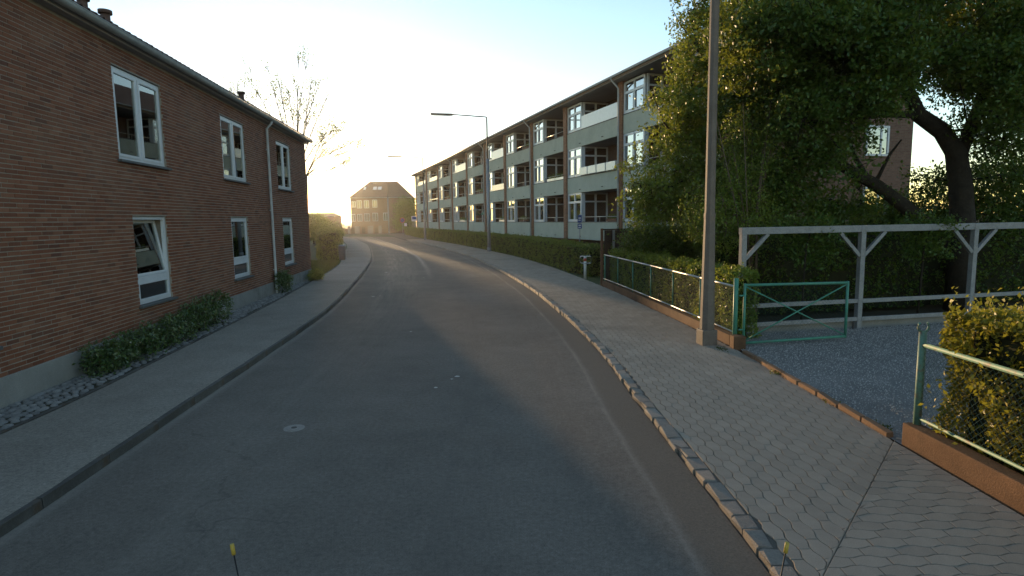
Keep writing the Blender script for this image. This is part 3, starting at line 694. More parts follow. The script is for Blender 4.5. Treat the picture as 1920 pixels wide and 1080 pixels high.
for b in range(len(PIER) - 1):
    xn, xf = PIER[b] + PW, PIER[b+1] - PW            # near and far edge of this bay
    ww = 2.0 if xf - xn < 9 else 2.2; wx0, wx1 = xf - ww, xf
    for fl, (z0, z1) in enumerate(LV):
        ztop = TOPS[fl] - (0.02 if fl < 2 else 0.06)
        pn = pbox('balcony_panel', MAT['panel'], apt, xn + .012, -0.10, z0, xf - .012, 0.055, z1, bevel=0.01)
        for q in (0.28, 0.72): pbox('drain_spout', MAT['dark'], pn, xn + (xf-xn)*q - .10, 0.045, z0 + .17, xn + (xf-xn)*q + .10, 0.085, z0 + .21)
        mb = MB(); mb.box(xn + .013, -0.12, z1 + .002, xf - .013, 0.075, z1 + .04); mb.build('panel_cap', MAT['slate'], pn)
        # projecting window block, flush with the front
        mb = MB(); a, c_ = wx0, wx1; zb, zt = z1 + .042, ztop; tr = zt - 0.52; xm = (a + c_) / 2; y0 = -0.06
        for xx, w_ in ((a, .1), (xm - .035, .07), (c_ - .1, .1)): mb.box(xx, y0, zb, xx + w_, y0 + .09, zt)
        for zz in (zb, tr - .05, zt - .09): mb.box(a + .101, y0 + .001, zz, xm - .051, y0 + .088, zz + .1 if zz != zb else zz + .12); mb.box(xm + .051, y0 + .001, zz, c_ - .101, y0 + .088, zz + .1 if zz != zb else zz + .12)
        for (p, q) in ((a + .1, xm - .05), (xm + .05, c_ - .1)): casement(mb, p + .004, q - .004, zb + .125, tr - .055, y0 - .005 + .06, 0.05, 0.028)
        w = mb.build('window', MAT['white_frame'], apt)
        for (p, q) in ((a + .1, xm - .05), (xm + .05, c_ - .1)):
            for (e, f_) in ((zb + .1, tr - .05), (tr + .05, zt - .05)):
                pm = MB(); pm.box(p - .01, y0 + .03, e - .01, q + .01, y0 + .038, f_ + .01); po = pm.build('pane', MAT['glass_refl'], w)
        g = random.Random(b * 3 + fl)
        cm = folded(a + .12, c_ - .12, zb + .05, zt - .1, y0 - .35, 9, .03); cm.build('curtain', MAT['curtain'] if g.random() < .55 else MAT['room'], w)
        # glazed return towards the loggia
        mb = MB(); ya_, yb_ = -1.68, -0.07; ym = (ya_ + yb_) / 2; xx = wx0 - .03
        for yy in (ya_, ym - .06, yb_ - .1): mb.box(xx - .07, yy, z0 + .23, xx, yy + (.12 if yy == ym - .06 else .1), zt)
        for zz in (z0 + .24, tr - .05, zt - .09): mb.box(xx - .068, ya_ + .101, zz, xx - .001, ym - .061, zz + .09); mb.box(xx - .068, ym + .061, zz, xx - .001, yb_ - .101, zz + .09)
        casement(mb, 0, 0, 0, 0, 0, 0, 0) if False else None
        w2 = mb.build('loggia_window', MAT['white_frame'], apt)
        for (p, q) in ((ya_ + .1, ym - .06), (ym + .06, yb_ - .1)):
            pm = MB(); pm.box(xx - .036, p - .01, z0 + .3, xx - .03, q + .01, zt - .05); pm.build('pane', MAT['glass_refl'], w2)
        # room fill behind the window block
        pbox('room_back', MAT['room'], w2, wx0 + .1, -1.66, z0 + .24, wx1 - .02, -1.0, zt - .02)
        # balcony rail and screens
        mr = MB(); zr_ = z1 + .32
        mr.tube([(xn + .02, -0.02, zr_), (wx0 - .06, -0.02, zr_)], 0.02, 6)
        for q in (0.05, 0.5, 0.95): xx2 = xn + (wx0 - xn) * q; mr.tube([(xx2, -0.02, z1 + .03), (xx2, -0.02, zr_)], 0.012, 5)
        mr.build('balcony_rail', MAT['rail'], apt)
        sc_ = SCREEN.get((b, fl))
        if sc_ == 'board': pbox('balcony_screen', MAT['screen'], apt, xn + .05, -0.01 + .02, z1 + .06, wx0 - .05, 0.045, z1 + .78)  # white board for a glass screen, sky reflection put into its colour
        elif sc_ == 'low': pbox('balcony_screen', MAT['screen'], apt, xn + .05, 0.012, z1 + .06, wx0 - .05, 0.045, z1 + .55)
        elif sc_ == 'bar': pbox('balcony_screen', MAT['screen'], apt, xn + .05, 0.012, z1 + .28, wx0 - .05, 0.045, z1 + .42)
        elif sc_ == 'boxes':
            nb = 4; L_ = (wx0 - xn - .1) / nb
            for q in range(nb): pbox('planter_box', MAT['screen'], apt, xn + .05 + L_*q + .06, 0.02, z1 + .06, xn + .05 + L_*(q+1) - .06, 0.22, z1 + .5, bevel=.01)
for (b, fl, f0, f1) in ((1, 0, .1, .35), (2, 1, .05, .9), (3, 0, .4, .8), (3, 2, .2, .5), (4, 0, .1, .6), (5, 1, .1, .8), (6, 0, .3, .9), (7, 1, .1, .7), (0, 1, .2, .7)):
    xn, wx0 = PIER[b] + PW, PIER[b+1] - PW - 2.06; z1 = LV[fl][1]; xa_, xb_ = xn + (wx0 - xn) * f0, xn + (wx0 - xn) * f1
    bx_ = pbox('flower_box', MAT['rust_wood'] if b % 2 else MAT['screen'], apt, xa_, -.26, z1 + .05, xb_, -.05, z1 + .22)
    g = np.random.default_rng(b * 5 + fl); n = int(160 * (xb_ - xa_)); P = np.stack([g.uniform(xa_, xb_, n), g.normal(size=n) * .07 - .15, z1 + .22 + np.abs(g.normal(size=n)) * .13], 1)
    V, Q = leaf_quads(P, .09 * g.uniform(.6, 1.2, n), g); fast_quads('flowers', V, Q, g.random(n), MAT['leaf_mid'], bx_)
# downpipes on every second pier
for i in (1, 3, 5, 7, 9):
    x = PIER[i] - 0.02; mb = MB()
    mb.tube([(x, ov + .05, RE + .17), (x, ov - .05, RE + .02), (x, 0.24, RE - .3), (x, 0.22, 0.3)], 0.05, 8); mb.build('downpipe', MAT['pipe_grey'], apt)
# gable windows (the gable looks to -X local)
for (u0, u1, z0, z1) in ((6.68, 7.95, 2.30, 3.62), (6.68, 7.95, 4.90, 6.15), (6.68, 7.95, 7.55, 8.8)):
    mb = MB(); w_ = .09
    mb.box(-.05, -u0, z0, .0, -u0 - w_, z1); mb.box(-.05, -u1, z0, .0, -u1 + w_, z1); mb.box(-.048, -u0 - w_, z0, 0, -u1 + w_, z0 + w_); mb.box(-.048, -u0 - w_, z1 - w_, 0, -u1 + w_, z1); um = (u0 + u1) / 2 + .2
    mb.box(-.046, -um - .04, z0 + w_, 0, -um + .04, z1 - w_)
    w = mb.build('window', MAT['white_frame'], apt)
    mp = MB(); mp.box(-.02, -u0 - .08, z0 + .08, -.012, -u1 + .08, z1 - .08); mp.build('pane', MAT['glass_refl'], w)
    mp = MB(); mp.box(-.010, -u0 - .085, z0 + .085, -.004, -u1 + .085, z1 - .085); mp.build('room_back', MAT['dark'], w)
# potted plant on the fifth ground balcony
# green parasol standing on a ground-floor balcony
q = Matrix.Translation((AP.x, AP.y, 0)) @ Matrix.Rotation(ARZ, 4, 'Z') @ Vector((36.6, -0.75, 1.45))
prs = tag(empty('parasol', q, ARZ), 'green garden parasol standing on a ground-floor balcony', 'parasol')
mb = MB(); mb.tube([(0, 0, 0), (0, 0, 2.25)], .02, 8); mb.build('pole', MAT['white_frame'], prs)
mb = MB(); n = 8; rim = [(.95 * math.cos(k * math.pi / 4), .6 * math.sin(k * math.pi / 4), 1.62) for k in range(n)]
for k in range(n): mb.face([rim[k], rim[(k+1) % n], (0, 0, 2.2)]); mb.face([rim[k], (rim[k][0], rim[k][1], 1.50), (rim[(k+1) % n][0], rim[(k+1) % n][1], 1.50), rim[(k+1) % n]])
mb.build('canopy', MAT['green_paint'], prs)
mb = MB(); mb.tube([(0, 0, -.21), (0, 0, -.13)], .22, 12); mb.build('base', MAT['concrete'], prs)
# ------------------------------------------------------------------ houses at the end of the street
def box_house(name, label, loc, rz_, w, d, eave, ridge, wallm, roofm, hip):
    h = tag(empty(name, loc, rz_), label, 'house')
    pbox('wall', wallm, h, -w/2, 0, 0, w/2, d, eave)
    o = .35; mb = MB(); x0, x1, y0, y1 = -w/2 - o, w/2 + o, -o, d + o
    V = [(x0,y0,eave),(x1,y0,eave),(x1,y1,eave),(x0,y1,eave),(x0+hip,d/2,ridge),(x1-hip,d/2,ridge)]
    mb.mesh(V, [(0,1,5,4),(1,2,5),(2,3,4,5),(3,0,4),(0,3,2,1)]); rf = mb.build('roof', roofm, h)
    mb = MB(); mb.tube([(x0, y0 - .05, eave), (x1, y0 - .05, eave)], .07, 6); mb.build('gutter', MAT['zinc'], rf)
    return h, rf
cl = at(657, 430, 123); cr_ = at(778, 430, 125)
ch, crf = box_house('corner_house', 'brown brick house with hipped roof and skylights at the end of the street', ((cl.x + cr_.x)/2, 123.0, 0), R(5), cr_.x - cl.x - .8, 12.0, 7.3, 11.0, MAT['plaster'], MAT['tile_pale'], 3.6)
W2 = (cr_.x - cl.x) / 2
for (px, z0, z1, w_) in ((668, 5.4, 6.6, .8), (678, 5.2, 6.8, 1.0), (691, 5.2, 6.8, 1.0), (706, 5.3, 6.9, 1.0), (666, 2.5, 4.0, .9), (678, 2.5, 4.0, 1.0), (691, 2.5, 4.1, 1.1), (706, 2.5, 4.2, 1.1), (725, 2.6, 4.2, 1.0)):
    x = (px - 717) / 1100 * 124
    mb = MB(); casement(mb, x - w_/2, x + w_/2, z0, z1, -.06, .07, .09); mb.box(x - .04, -.055, z0 + .09, x + .04, .0, z1 - .09); w = mb.build('window', MAT['white_frame'], ch)
    mp = MB(); mp.box(x - w_/2 + .05, -.03, z0 + .05, x + w_/2 - .05, -.02, z1 - .05); mp.build('pane', MAT['glass'], w)
    mp = MB(); mp.box(x - w_/2 + .05, -.018, z0 + .05, x + w_/2 - .05, -.008, z1 - .05); mp.build('room_back', MAT['room'], w)
pbox('cornice', MAT['plaster'], ch, -W2 + .6, -.12, 7.0, W2 - .6, -.002, 7.18)
for sx in (-1.5, -0.5, -3.6):
    s_ = 6.35 / 1.0; yy0, yy1 = 2.6, 3.7; k_ = (11.0 - 7.3) / 6.35; zf = lambda y: 7.3 + (y + .35) * k_ + .06
    w_ = .38 if sx > -3 else .22
    mb = MB(); mb.mesh([(sx - w_, yy0, zf(yy0)), (sx + w_, yy0, zf(yy0)), (sx + w_, yy1, zf(yy1)), (sx - w_, yy1, zf(yy1)), (sx - w_, yy0, zf(yy0) + .06), (sx + w_, yy0, zf(yy0) + .06), (sx + w_, yy1, zf(yy1) + .06), (sx - w_, yy1, zf(yy1) + .06)], [(0,3,2,1),(4,5,6,7),(0,1,5,4),(1,2,6,5),(2,3,7,6),(3,0,4,7)])
    mb.build('skylight', MAT['screen'], crf)
# low garden wall with white piers and dark gates before the corner house
gw = tag(empty('garden_wall', (cl.x, 120.3, 0), R(4)), 'low front wall with white piers before the brown hipped house', 'wall')
pbox('wall', MAT['plaster'], gw, -1.0, 0, 0, 8.8, .25, 1.0)
for x, w_ in ((0.2, .5), (1.6, 1.0), (4.2, 1.1), (6.4, .6)): pbox('pier', MAT['concrete'], gw, x, -.06, 0, x + w_, .3, 1.55, bevel=.02)
for x in (0.9, 3.0, 5.6): pbox('gate', MAT['dark_wood'], gw, x, .02, .05, x + .7, -.03, 1.3)
fh, _ = box_house('far_house', 'low distant house glimpsed left of the brown hipped house', (-42.2, 128, 0), R(6), 7.6, 9, 3.7, 4.5, MAT['plaster'], MAT['tile'], 1.2)
for x in (-2, 0.2, 2.2):
    mb = MB(); casement(mb, x - .5, x + .5, 1.0, 2.3, -.06, .07, .1); w = mb.build('window', MAT['white_frame'], fh); mp = MB(); mp.box(x - .42, -.03, 1.06, x + .42, -.02, 2.24); mp.build('pane', MAT['glass_refl'], w)
lh, _ = box_house('row_house', 'long low house behind the left gardens', (-52, 62, 0), R(72), 26, 9, 3.2, 6.4, MAT['brick_gable'], MAT['tile'], 2)
# ------------------------------------------------------------------ street lamps
def street_lamp(loc, rz_, label, square=False):
    root = tag(empty('street_lamp', loc, rz_), label, 'street lamp', 'street lamps along the right pavement')
    H_ = 9.9
    if square:
        mb = MB(); rot = math.pi / 8
        def oct_(pts):                                     # eight-sided tapering shaft
            base = len(mb.v)
            for z, r in pts:
                for k in range(8): a = rot + k * math.pi / 4; mb.v.append((r * math.cos(a), r * math.sin(a), z))
            for i in range(len(pts) - 1):
                for k in range(8): k2 = (k+1) % 8; mb.f.append((base+i*8+k, base+i*8+k2, base+(i+1)*8+k2, base+(i+1)*8+k)); mb.r.append(0); mb.sm.append(False)
        oct_([(0.28, .135), (0.6, .130), (2.42, .098)]); mb.build('lower_shaft', MAT['post_paint'], root)
        mb = MB(); oct_([(2.40, .090), (2.44, .092), (7.0, .078)]); mb.build('shaft', MAT['post_paint'], root)
        mb = MB(); oct_([(2.34, .1005), (2.40, .106), (2.46, .1)]); mb.build('collar', MAT['post_paint'], root)
        mb = MB(); mb.box(-.145, -.145, -.05, .145, .145, .29); mb.build('foot', MAT['post_paint'], root, .02)
    else:
        mb = MB(); mb.tube([(0, 0, -.05), (0, 0, 2.2), (0, 0, 6.9)], [.14, .125, .105], 12); mb.build('lower_shaft', MAT['lamp_steel'], root)
        mb = MB(); mb.tube([(0, 0, 0), (0, 0, .3)], [.165, .155], 12); mb.build('foot', MAT['lamp_steel'], root)
    mb = MB(); mb.tube([(0, 0, 6.85), (0, 0, H_)], [.065, .055], 10); mb.tube([(0, 0, H_ - .02), (-.06, 0, H_ + .03), (-2.5, 0, H_ + .14)], [.05, .045, .04], 8); mb.build('arm', MAT['dark'], root)
    mb = MB(); n = 8
    V = [(-2.45, -.05, H_ + .09), (-2.45, .05, H_ + .09), (-2.45, .05, H_ + .17), (-2.45, -.05, H_ + .17), (-2.6, -.14, H_ + .06), (-2.6, .14, H_ + .06), (-2.6, .11, H_ + .2), (-2.6, -.11, H_ + .2), (-4.15, -.14, H_ + .09), (-4.15, .14, H_ + .09), (-4.15, .10, H_ + .2), (-4.15, -.10, H_ + .2)]
    mb.mesh(V, [(0,3,2,1),(0,1,5,4),(1,2,6,5),(2,3,7,6),(3,0,4,7),(4,5,9,8),(5,6,10,9),(6,7,11,10),(7,4,8,11),(8,9,10,11)]); hd = mb.build('lamp_head', MAT['dark'], root, .015)
    mb = MB(); mb.box(-4.08, -.11, H_ + .045, -2.68, .11, H_ + .085); mb.build('lens', MAT['lamp_lens'], hd)
    return root
street_lamp((3.66, 10.88, .1), R(8), 'tall tapered lamp post beside the green gate, its head above the frame', True)
street_lamp((-1.68, 44.6, .1), R(14), 'street lamp whose long arm reaches over the road before the balconies')
street_lamp((-10.6, 72.5, .1), R(14), 'street lamp farther along, near the far end of the balconies')
street_lamp((-24.2, 116.8, .1), R(-35), 'small far street lamp standing before the brown hipped house')

# ------------------------------------------------------------------ chain-link fences, gate, pergola, plank fence
def chainlink(mb, p0, p1, z0, z1, pitch=0.07, r=0.0013, n=3):
    p0, p1 = Vector(p0), Vector(p1); L_ = (p1 - p0).length; d = (p1 - p0) / L_; H_ = z1 - z0; c = -H_
    while c < L_:
        for sgn in (0, 1):
            a0, a1 = c, c + H_; za, zb = (z0, z1) if sgn == 0 else (z1, z0)
            lo, hi = max(a0, 0), min(a1, L_)
            if hi <= lo: continue
            f0, f1 = (lo - a0) / H_, (hi - a0) / H_
            A_ = p0 + d * lo; B_ = p0 + d * hi
            mb.tube([(A_.x, A_.y, za + (zb - za) * f0), (B_.x, B_.y, za + (zb - za) * f1)], r, n, cap=False, sm=False)
        c += pitch
def path_pts(y0, y1, n, off): return [Vector((xat(RI, y0 + (y1 - y0) * i / n) + off, y0 + (y1 - y0) * i / n, 0)) for i in range(n + 1)]
ff = tag(empty('wire_fence', (4.05, 10.7, .1)), 'long green wire fence on a brown plinth, between lamp post and plank fence', 'fence', 'wire fences on brown plinths')
def world_part(mb, name, mat, parent, bevel=0.0):        # vertices given in world space
    l = parent.location; mb.v = [(x - l.x, y - l.y, z - l.z) for x, y, z in mb.v]; return mb.build(name, mat, parent, bevel)
P = path_pts(10.75, 20.7, 6, 0.10)
for i in range(6):
    mb = MB(); a, b = P[i], P[i+1]; mb.beam((a.x, a.y, .17), (b.x, b.y, .17), .16, .24); world_part(mb, 'plinth', MAT['plinth_brown'], ff)
    mb = MB(); mb.tube([(a.x, a.y, 1.20), (b.x, b.y, 1.20)], .021, 8); world_part(mb, 'top_rail', MAT['rail'], ff)
    mb = MB(); mb.tube([(a.x - .03, a.y, .36), (b.x - .03, b.y, .36)], .015, 8); world_part(mb, 'bottom_rail', MAT['rail'], ff)
    mb = MB(); chainlink(mb, a, b, .36, 1.19); world_part(mb, 'wire_mesh', MAT['wire'], ff)
    if i: mb = MB(); mb.tube([(a.x, a.y, .28), (a.x, a.y, 1.2)], .02, 8); world_part(mb, 'post', MAT['green_paint'], ff)
hp = P[0]; mb = MB(); mb.tube([(hp.x, hp.y - .05, .1), (hp.x, hp.y - .05, 1.36)], .042, 10); world_part(mb, 'hinge_post', MAT['green_paint'], ff)
mb = MB(); mb.tube([(P[6].x, P[6].y - .1, .2), (P[6].x, P[6].y - .1, 1.2)], .025, 8); world_part(mb, 'post', MAT['green_paint'], ff)
mb = MB(); mb.box(hp.x - .12, hp.y - .34, .05, hp.x + .10, hp.y - .12, .33); world_part(mb, 'end_block', MAT['plinth_brown'], ff, .015)

GA, GB = Vector((4.24, 10.60, 0)), Vector((6.30, 10.93, 0))
gate = tag(empty('gate', (GA.x, GA.y, .1)), 'green tube gate with crossed braces, standing open over the gravel', 'gate')
def gp(u, z): p = GA.lerp(GB, u); return (p.x, p.y, z)
mb = MB(); rr = .026
for a, b in (((0, .12), (0, 1.27)), ((1, .17), (1, 1.25)), ((0, 1.24), (1, 1.22)), ((0, .17), (1, .20))): mb.tube([gp(*a), gp(*b)], rr, 8)
world_part(mb, 'frame', MAT['green_paint'], gate)
for a, b in (((0, 1.22), (1, .22)), ((0, .2), (1, 1.2))): mb = MB(); mb.tube([gp(*a), gp(*b)], .013, 6); world_part(mb, 'brace', MAT['green_paint'], gate)
mb = MB(); chainlink(mb, GA, GB, .20, 1.22, .075); world_part(mb, 'wire_mesh', MAT['wire'], gate)
for z in (.42, 1.05): mb = MB(); mb.tube([(GA.x - .1, GA.y - .01, z), (GA.x, GA.y, z)], .018, 6); world_part(mb, 'hinge', MAT['green_paint'], gate)

nf = tag(empty('wire_fence', (4.35, 6.0, .1)), 'near green wire fence with a forked post top beside the yellow-green hedge', 'fence', 'wire fences on brown plinths')
mb = MB(); mb.box(4.06, -6, 0.02, 4.22, 5.92, .33); world_part(mb, 'plinth', MAT['plinth_brown'], nf, .012)
px_, py_ = 4.17, 5.86
mb = MB(); mb.tube([(px_, py_, .30), (px_, py_, 1.30)], .036, 12); pst = world_part(mb, 'post', MAT['green_worn'], nf)
mb = MB(); mb.tube([(px_ + .055 * math.cos(t_), py_, 1.352 + .055 * math.sin(t_)) for t_ in np.linspace(math.pi * .72, math.pi * 2.28, 12)], .012, 8); world_part(mb, 'fork', MAT['green_worn'], nf)
for Y in (3.3, .7, -1.9): mb = MB(); mb.tube([(px_, Y, .30), (px_, Y, 1.2)], .024, 8); world_part(mb, 'post', MAT['green_worn'], nf)
mb = MB(); mb.tube([(px_, py_, 1.17), (px_, -4, 1.17)], .024, 8); world_part(mb, 'top_rail', MAT['green_worn'], nf)
mb = MB(); mb.tube([(px_, py_, .40), (px_, -4, .40)], .016, 8); world_part(mb, 'bottom_rail', MAT['green_worn'], nf)
mb = MB(); chainlink(mb, (px_, py_, 0), (px_, 0.5, 0), .40, 1.16, .065, .0018, 4); world_part(mb, 'wire_mesh', MAT['wire'], nf)

# edging stones across the drive
edg = tag(empty('drive_edging'), kind='structure'); em = block_meshes('edging_stone', MAT['edging'], [(0.48, 0.07, 0.10), (0.46, 0.075, 0.10)])
yy = 6.1; k = 0
while yy < 10.0:
    shared('edging_stone', em[k % 2], edg, (4.06 + rng.gauss(0, .006), yy + .24, .055 + rng.gauss(0, .004)), (0, rng.gauss(0, .02), math.pi / 2 + rng.gauss(0, .012))); yy += .5; k += 1
# gravel drive
sheet('gravel_drive', [(4.05, 5.9), (13, 4.5), (14, 13.4), (4.6, 11.7), (4.15, 10.6)], 0.095, MAT['gravel'])
V, Q, rn = [], [], []; g = np.random.default_rng(3); n = 26000
gx = g.uniform(4.12, 9.6, n); gy = 5.95 + (g.random(n)) * (11.75 + (gx - 4.7) * .19 - 5.95); sz = g.uniform(.005, .013, n) 
for i in range(n):
    a = g.uniform(0, 6.28); c, s_ = math.cos(a) * sz[i], math.sin(a) * sz[i]; b = len(V); h = sz[i] * g.uniform(.5, 1.0); x, y = gx[i], gy[i]; tz = g.uniform(-.4, .4) * sz[i]
    V += [(x + c, y + s_, .092), (x - s_, y + c, .092), (x - c, y - s_, .092), (x + s_, y - c, .092), (x + .5*c, y + .5*s_, .096 + h), (x - .6*s_, y + .6*c, .096 + h + tz), (x - .5*c, y - .5*s_, .096 + h), (x + .6*s_, y - .6*c, .096 + h - tz)]
    Q += [(b, b+1, b+5, b+4), (b+1, b+2, b+6, b+5), (b+2, b+3, b+7, b+6), (b+3, b, b+4, b+7), (b+4, b+5, b+6, b+7)]; rn += [g.random()] * 5
tag(fast_quads('gravel', np.array(V), np.array(Q), np.array(rn), MAT['stone']), 'grey gravel spread over the drive behind the green gate', 'gravel', kind='stuff')

# pergola
pg = tag(empty('pergola', (4.7, 11.87, .1)), 'weathered white timber pergola with braces and rails behind the gate', 'pergola')
PX = [4.68, 7.40, 10.20, 13.0]; py = lambda x: 11.87 + (x - 4.7) * .196
dirp = Vector((1, .196, 0)).normalized()
for x in PX:
    mb = MB(); mb.beam((x, py(x), .05), (x, py(x), 2.12), .11, .11, up=dirp); world_part(mb, 'post', MAT['white_wood'], pg, .006)
    for sg in (-1, 1):
        if (x == PX[0] and sg < 0): continue
        a = Vector((x, py(x), 1.62)) + dirp * .05 * sg; b = Vector((x, py(x), 2.12)) + dirp * .55 * sg
        mb = MB(); mb.beam(a, b, .07, .085, up=(0, 1, 0)); world_part(mb, 'brace', MAT['white_wood'], pg, .005)
for i in range(3):
    a, b = PX[i], PX[i+1]
    mb = MB(); mb.beam((a - .06, py(a) - .003, 2.19), (b - .065, py(b) - .003, 2.19), .12, .14); world_part(mb, 'beam', MAT['white_wood'], pg, .006)
    mb = MB(); mb.beam((a + .05, py(a) - .03, .66), (b - .05, py(b) - .03, .66), .05, .085); world_part(mb, 'rail', MAT['white_wood'], pg, .004)
    mb = MB(); mb.beam((a + .05, py(a) - .03, .27), (b - .05, py(b) - .03, .27), .05, .085); world_part(mb, 'rail', MAT['white_wood'], pg, .004)
    mb = MB(); mb.beam((a, py(a) + .12, .13), (b, py(b) + .12, .13), .06, .18); world_part(mb, 'base_board', MAT['concrete'], pg, .004)
# dark plank fence at the apartment's garden boundary
pf = tag(empty('plank_fence', (3.2, 20.95, .1)), 'dark brown plank fence standing across the end of the wire fence', 'fence')
pd = Vector((.95, .314, 0)); A_ = Vector((3.22, 20.9, 0))
for k in range(26):
    p = A_ + pd * (.1 + k * .26); q = p + pd * .25; j = rng.uniform(-.008, .008)
    mb = MB(); mb.beam((p.x, p.y + j, 1.06), (q.x, q.y + j, 1.06), .025, 1.98); world_part(mb, 'plank', MAT['dark_wood'], pf)
mb = MB(); mb.beam((A_.x, A_.y, 0), (A_.x, A_.y, 2.12), .09, .09); world_part(mb, 'end_post', MAT['rust_wood'], pf, .006)
q = A_ + pd * .45 - Vector((0, .07, 0)); mb = MB(); mb.beam((q.x, q.y, .1), (q.x, q.y, 2.05), .08, .08); world_part(mb, 'post', MAT['concrete'], pf)
q = A_ + pd * 6.9; mb = MB(); mb.beam((A_.x, A_.y, 2.08), (q.x, q.y, 2.08), .05, .05); world_part(mb, 'cap_rail', MAT['dark_wood'], pf)

# ------------------------------------------------------------------ street furniture
bl = tag(empty('barrier_post', (2.95, 23.5, .1), R(-10)), 'white barrier post with red band and steel loop beside the long hedge', 'bollard')
mb = MB(); mb.tube([(0, 0, -.05), (0, 0, .86)], .055, 14); mb.tube([(0, 0, .86), (0, 0, .89)], [.055, .03], 14); mb.build('post', MAT['bollard'], bl)
mb = MB(); mb.tube([(0, 0, .68), (0, 0, .80)], .058, 14); mb.build('red_band', MAT['red_band'], bl)
mb = MB(); lo = [(-.17, -.06, .60), (-.20, -.06, .64), (-.20, -.06, .84), (-.17, -.06, .88), (.22, -.06, .88), (.25, -.06, .84), (.25, -.06, .64), (.22, -.06, .60), (-.17, -.06, .60)]
mb.tube(lo, .017, 8); mb.build('loop', MAT['steel'], bl)
bn = tag(empty('waste_bin', (-10.7, 37.1, .1)), 'dark litter bin with shiny lid at the corner of the left hedge', 'bin')
mb = MB(); mb.tube([(0, 0, 0), (0, 0, .05), (0, 0, .85)], [.17, .19, .23], 16); mb.build('body', MAT['bin'], bn)
mb = MB(); mb.tube([(0, 0, .86), (0, 0, .92), (0, 0, .97)], [.255, .25, .16], 16); mb.build('lid', MAT['steel'], bn)
mb = MB(); mb.tube([(0, 0, .84), (0, 0, .87)], .24, 16); mb.build('rim', MAT['bin'], bn)
# blue signs on a post behind the hedge
sg = tag(empty('sign_post', at(1087, 455, 31.0).to_2d().to_3d(), R(-6)), 'thin post with two stacked blue signs behind the hedge', 'sign')
zt = at(1087, 403, 31).z
mb = MB(); mb.tube([(0, .03, 0), (0, .03, zt + .05)], .03, 8); mb.build('post', MAT['lamp_steel'], sg)
for (za, zb) in ((403, 418), (419, 429)):
    a, b = at(1087, za, 31).z, at(1087, zb, 31).z
    pl = pbox('sign_plate', MAT['sign_blue'], sg, -.11, -.03, b + .01, .11, -.005, a - .01)
    pbox('marking', MAT['sign_white'], pl, -.06, -.034, (a + b)/2 + .02, .07, -.0305, (a + b)/2 + .07); pbox('marking', MAT['sign_white'], pl, -.07, -.034, (a + b)/2 - .08, .05, -.0305, (a + b)/2 - .045)
def disc(r, y0, y1, n=24):
    mb = MB(); mb.tube([(0, y0, 0), (0, y1, 0)], r, n); return mb
b0 = at(755, 430, 95); ns = tag(empty('no_parking_sign', (b0.x, 95, .1), R(-12)), 'round blue sign with red rim on a post by the far hedge end', 'sign')
zc_ = at(755, 413, 95).z - .1
mb = MB(); mb.tube([(0, .04, 0), (0, .04, zc_ + .3)], .04, 8); mb.build('post', MAT['lamp_steel'], ns)
o = disc(.42, -.01, .0).build('sign_rim', MAT['sign_red'], ns); o.location.z = zc_
o = disc(.33, -.018, -.011).build('sign_face', MAT['sign_blue'], ns); o.location.z = zc_
mb = MB(); mb.beam((-.26, -.022, .26), (.26, -.022, -.26), .006, .09, up=(0, 1, 0)); o = mb.build('slash', MAT['sign_red'], ns); o.location.z = zc_
pbox('small_plate', MAT['sign_white'], ns, .3, -.01, zc_ - .95, .75, .01, zc_ - .45)
b1 = at(777, 430, 92); ps = tag(empty('parking_sign', (b1.x, 92, .1), R(-12)), 'square blue and white sign near the far corner of the apartments', 'sign')
zc_ = at(777, 410, 92).z - .1
mb = MB(); mb.tube([(0, .04, 0), (0, .04, zc_ + .3)], .04, 8); mb.build('post', MAT['lamp_steel'], ps)
pl = pbox('sign_plate', MAT['sign_white'], ps, -.42, -.01, zc_ - .4, .42, .0, zc_ + .4); pbox('sign_face', MAT['sign_blue'], pl, -.30, -.016, zc_ - .12, .36, -.011, zc_ + .30)
# manhole cover and flecks of old paint on the road
mh = tag(empty('manhole_cover', (-2.69, 6.93, .0)), 'small round iron cover set in the near road', 'manhole cover')
mb = MB(); n = 28
mb.tube([(0, 0, -.02), (0, 0, .004)], .125, n); mb.build('rim', MAT['iron'], mh)
mb = MB(); mb.tube([(0, 0, .0041), (0, 0, .0085)], .085, n); mb.build('lid', MAT['iron'], mh)
mb = MB(); mb.tube([(0, 0, .0086), (0, 0, .011)], .035, 16); mb.build('boss', MAT['granite_dark'], mh)
for i, (px, pyy) in enumerate(((857, 706), (847, 711), (724, 511), (752, 488), (795, 521), (740, 487), (700, 556), (713, 555), (770, 622), (817, 727))):
    p = gnd(px, pyy); g = random.Random(i); r_ = g.uniform(.014, .03) * (1 + p.y / 20); mb = MB()
    mb.face([(p.x + r_ * g.uniform(.6, 1.3) * math.cos(a) * 1.1, p.y + r_ * g.uniform(.6, 1.3) * math.sin(a), .004) for a in np.linspace(0, 6.28, 8)[:-1]])
    tag(mb.build('paint_fleck', MAT['paint_speck']), kind='structure')

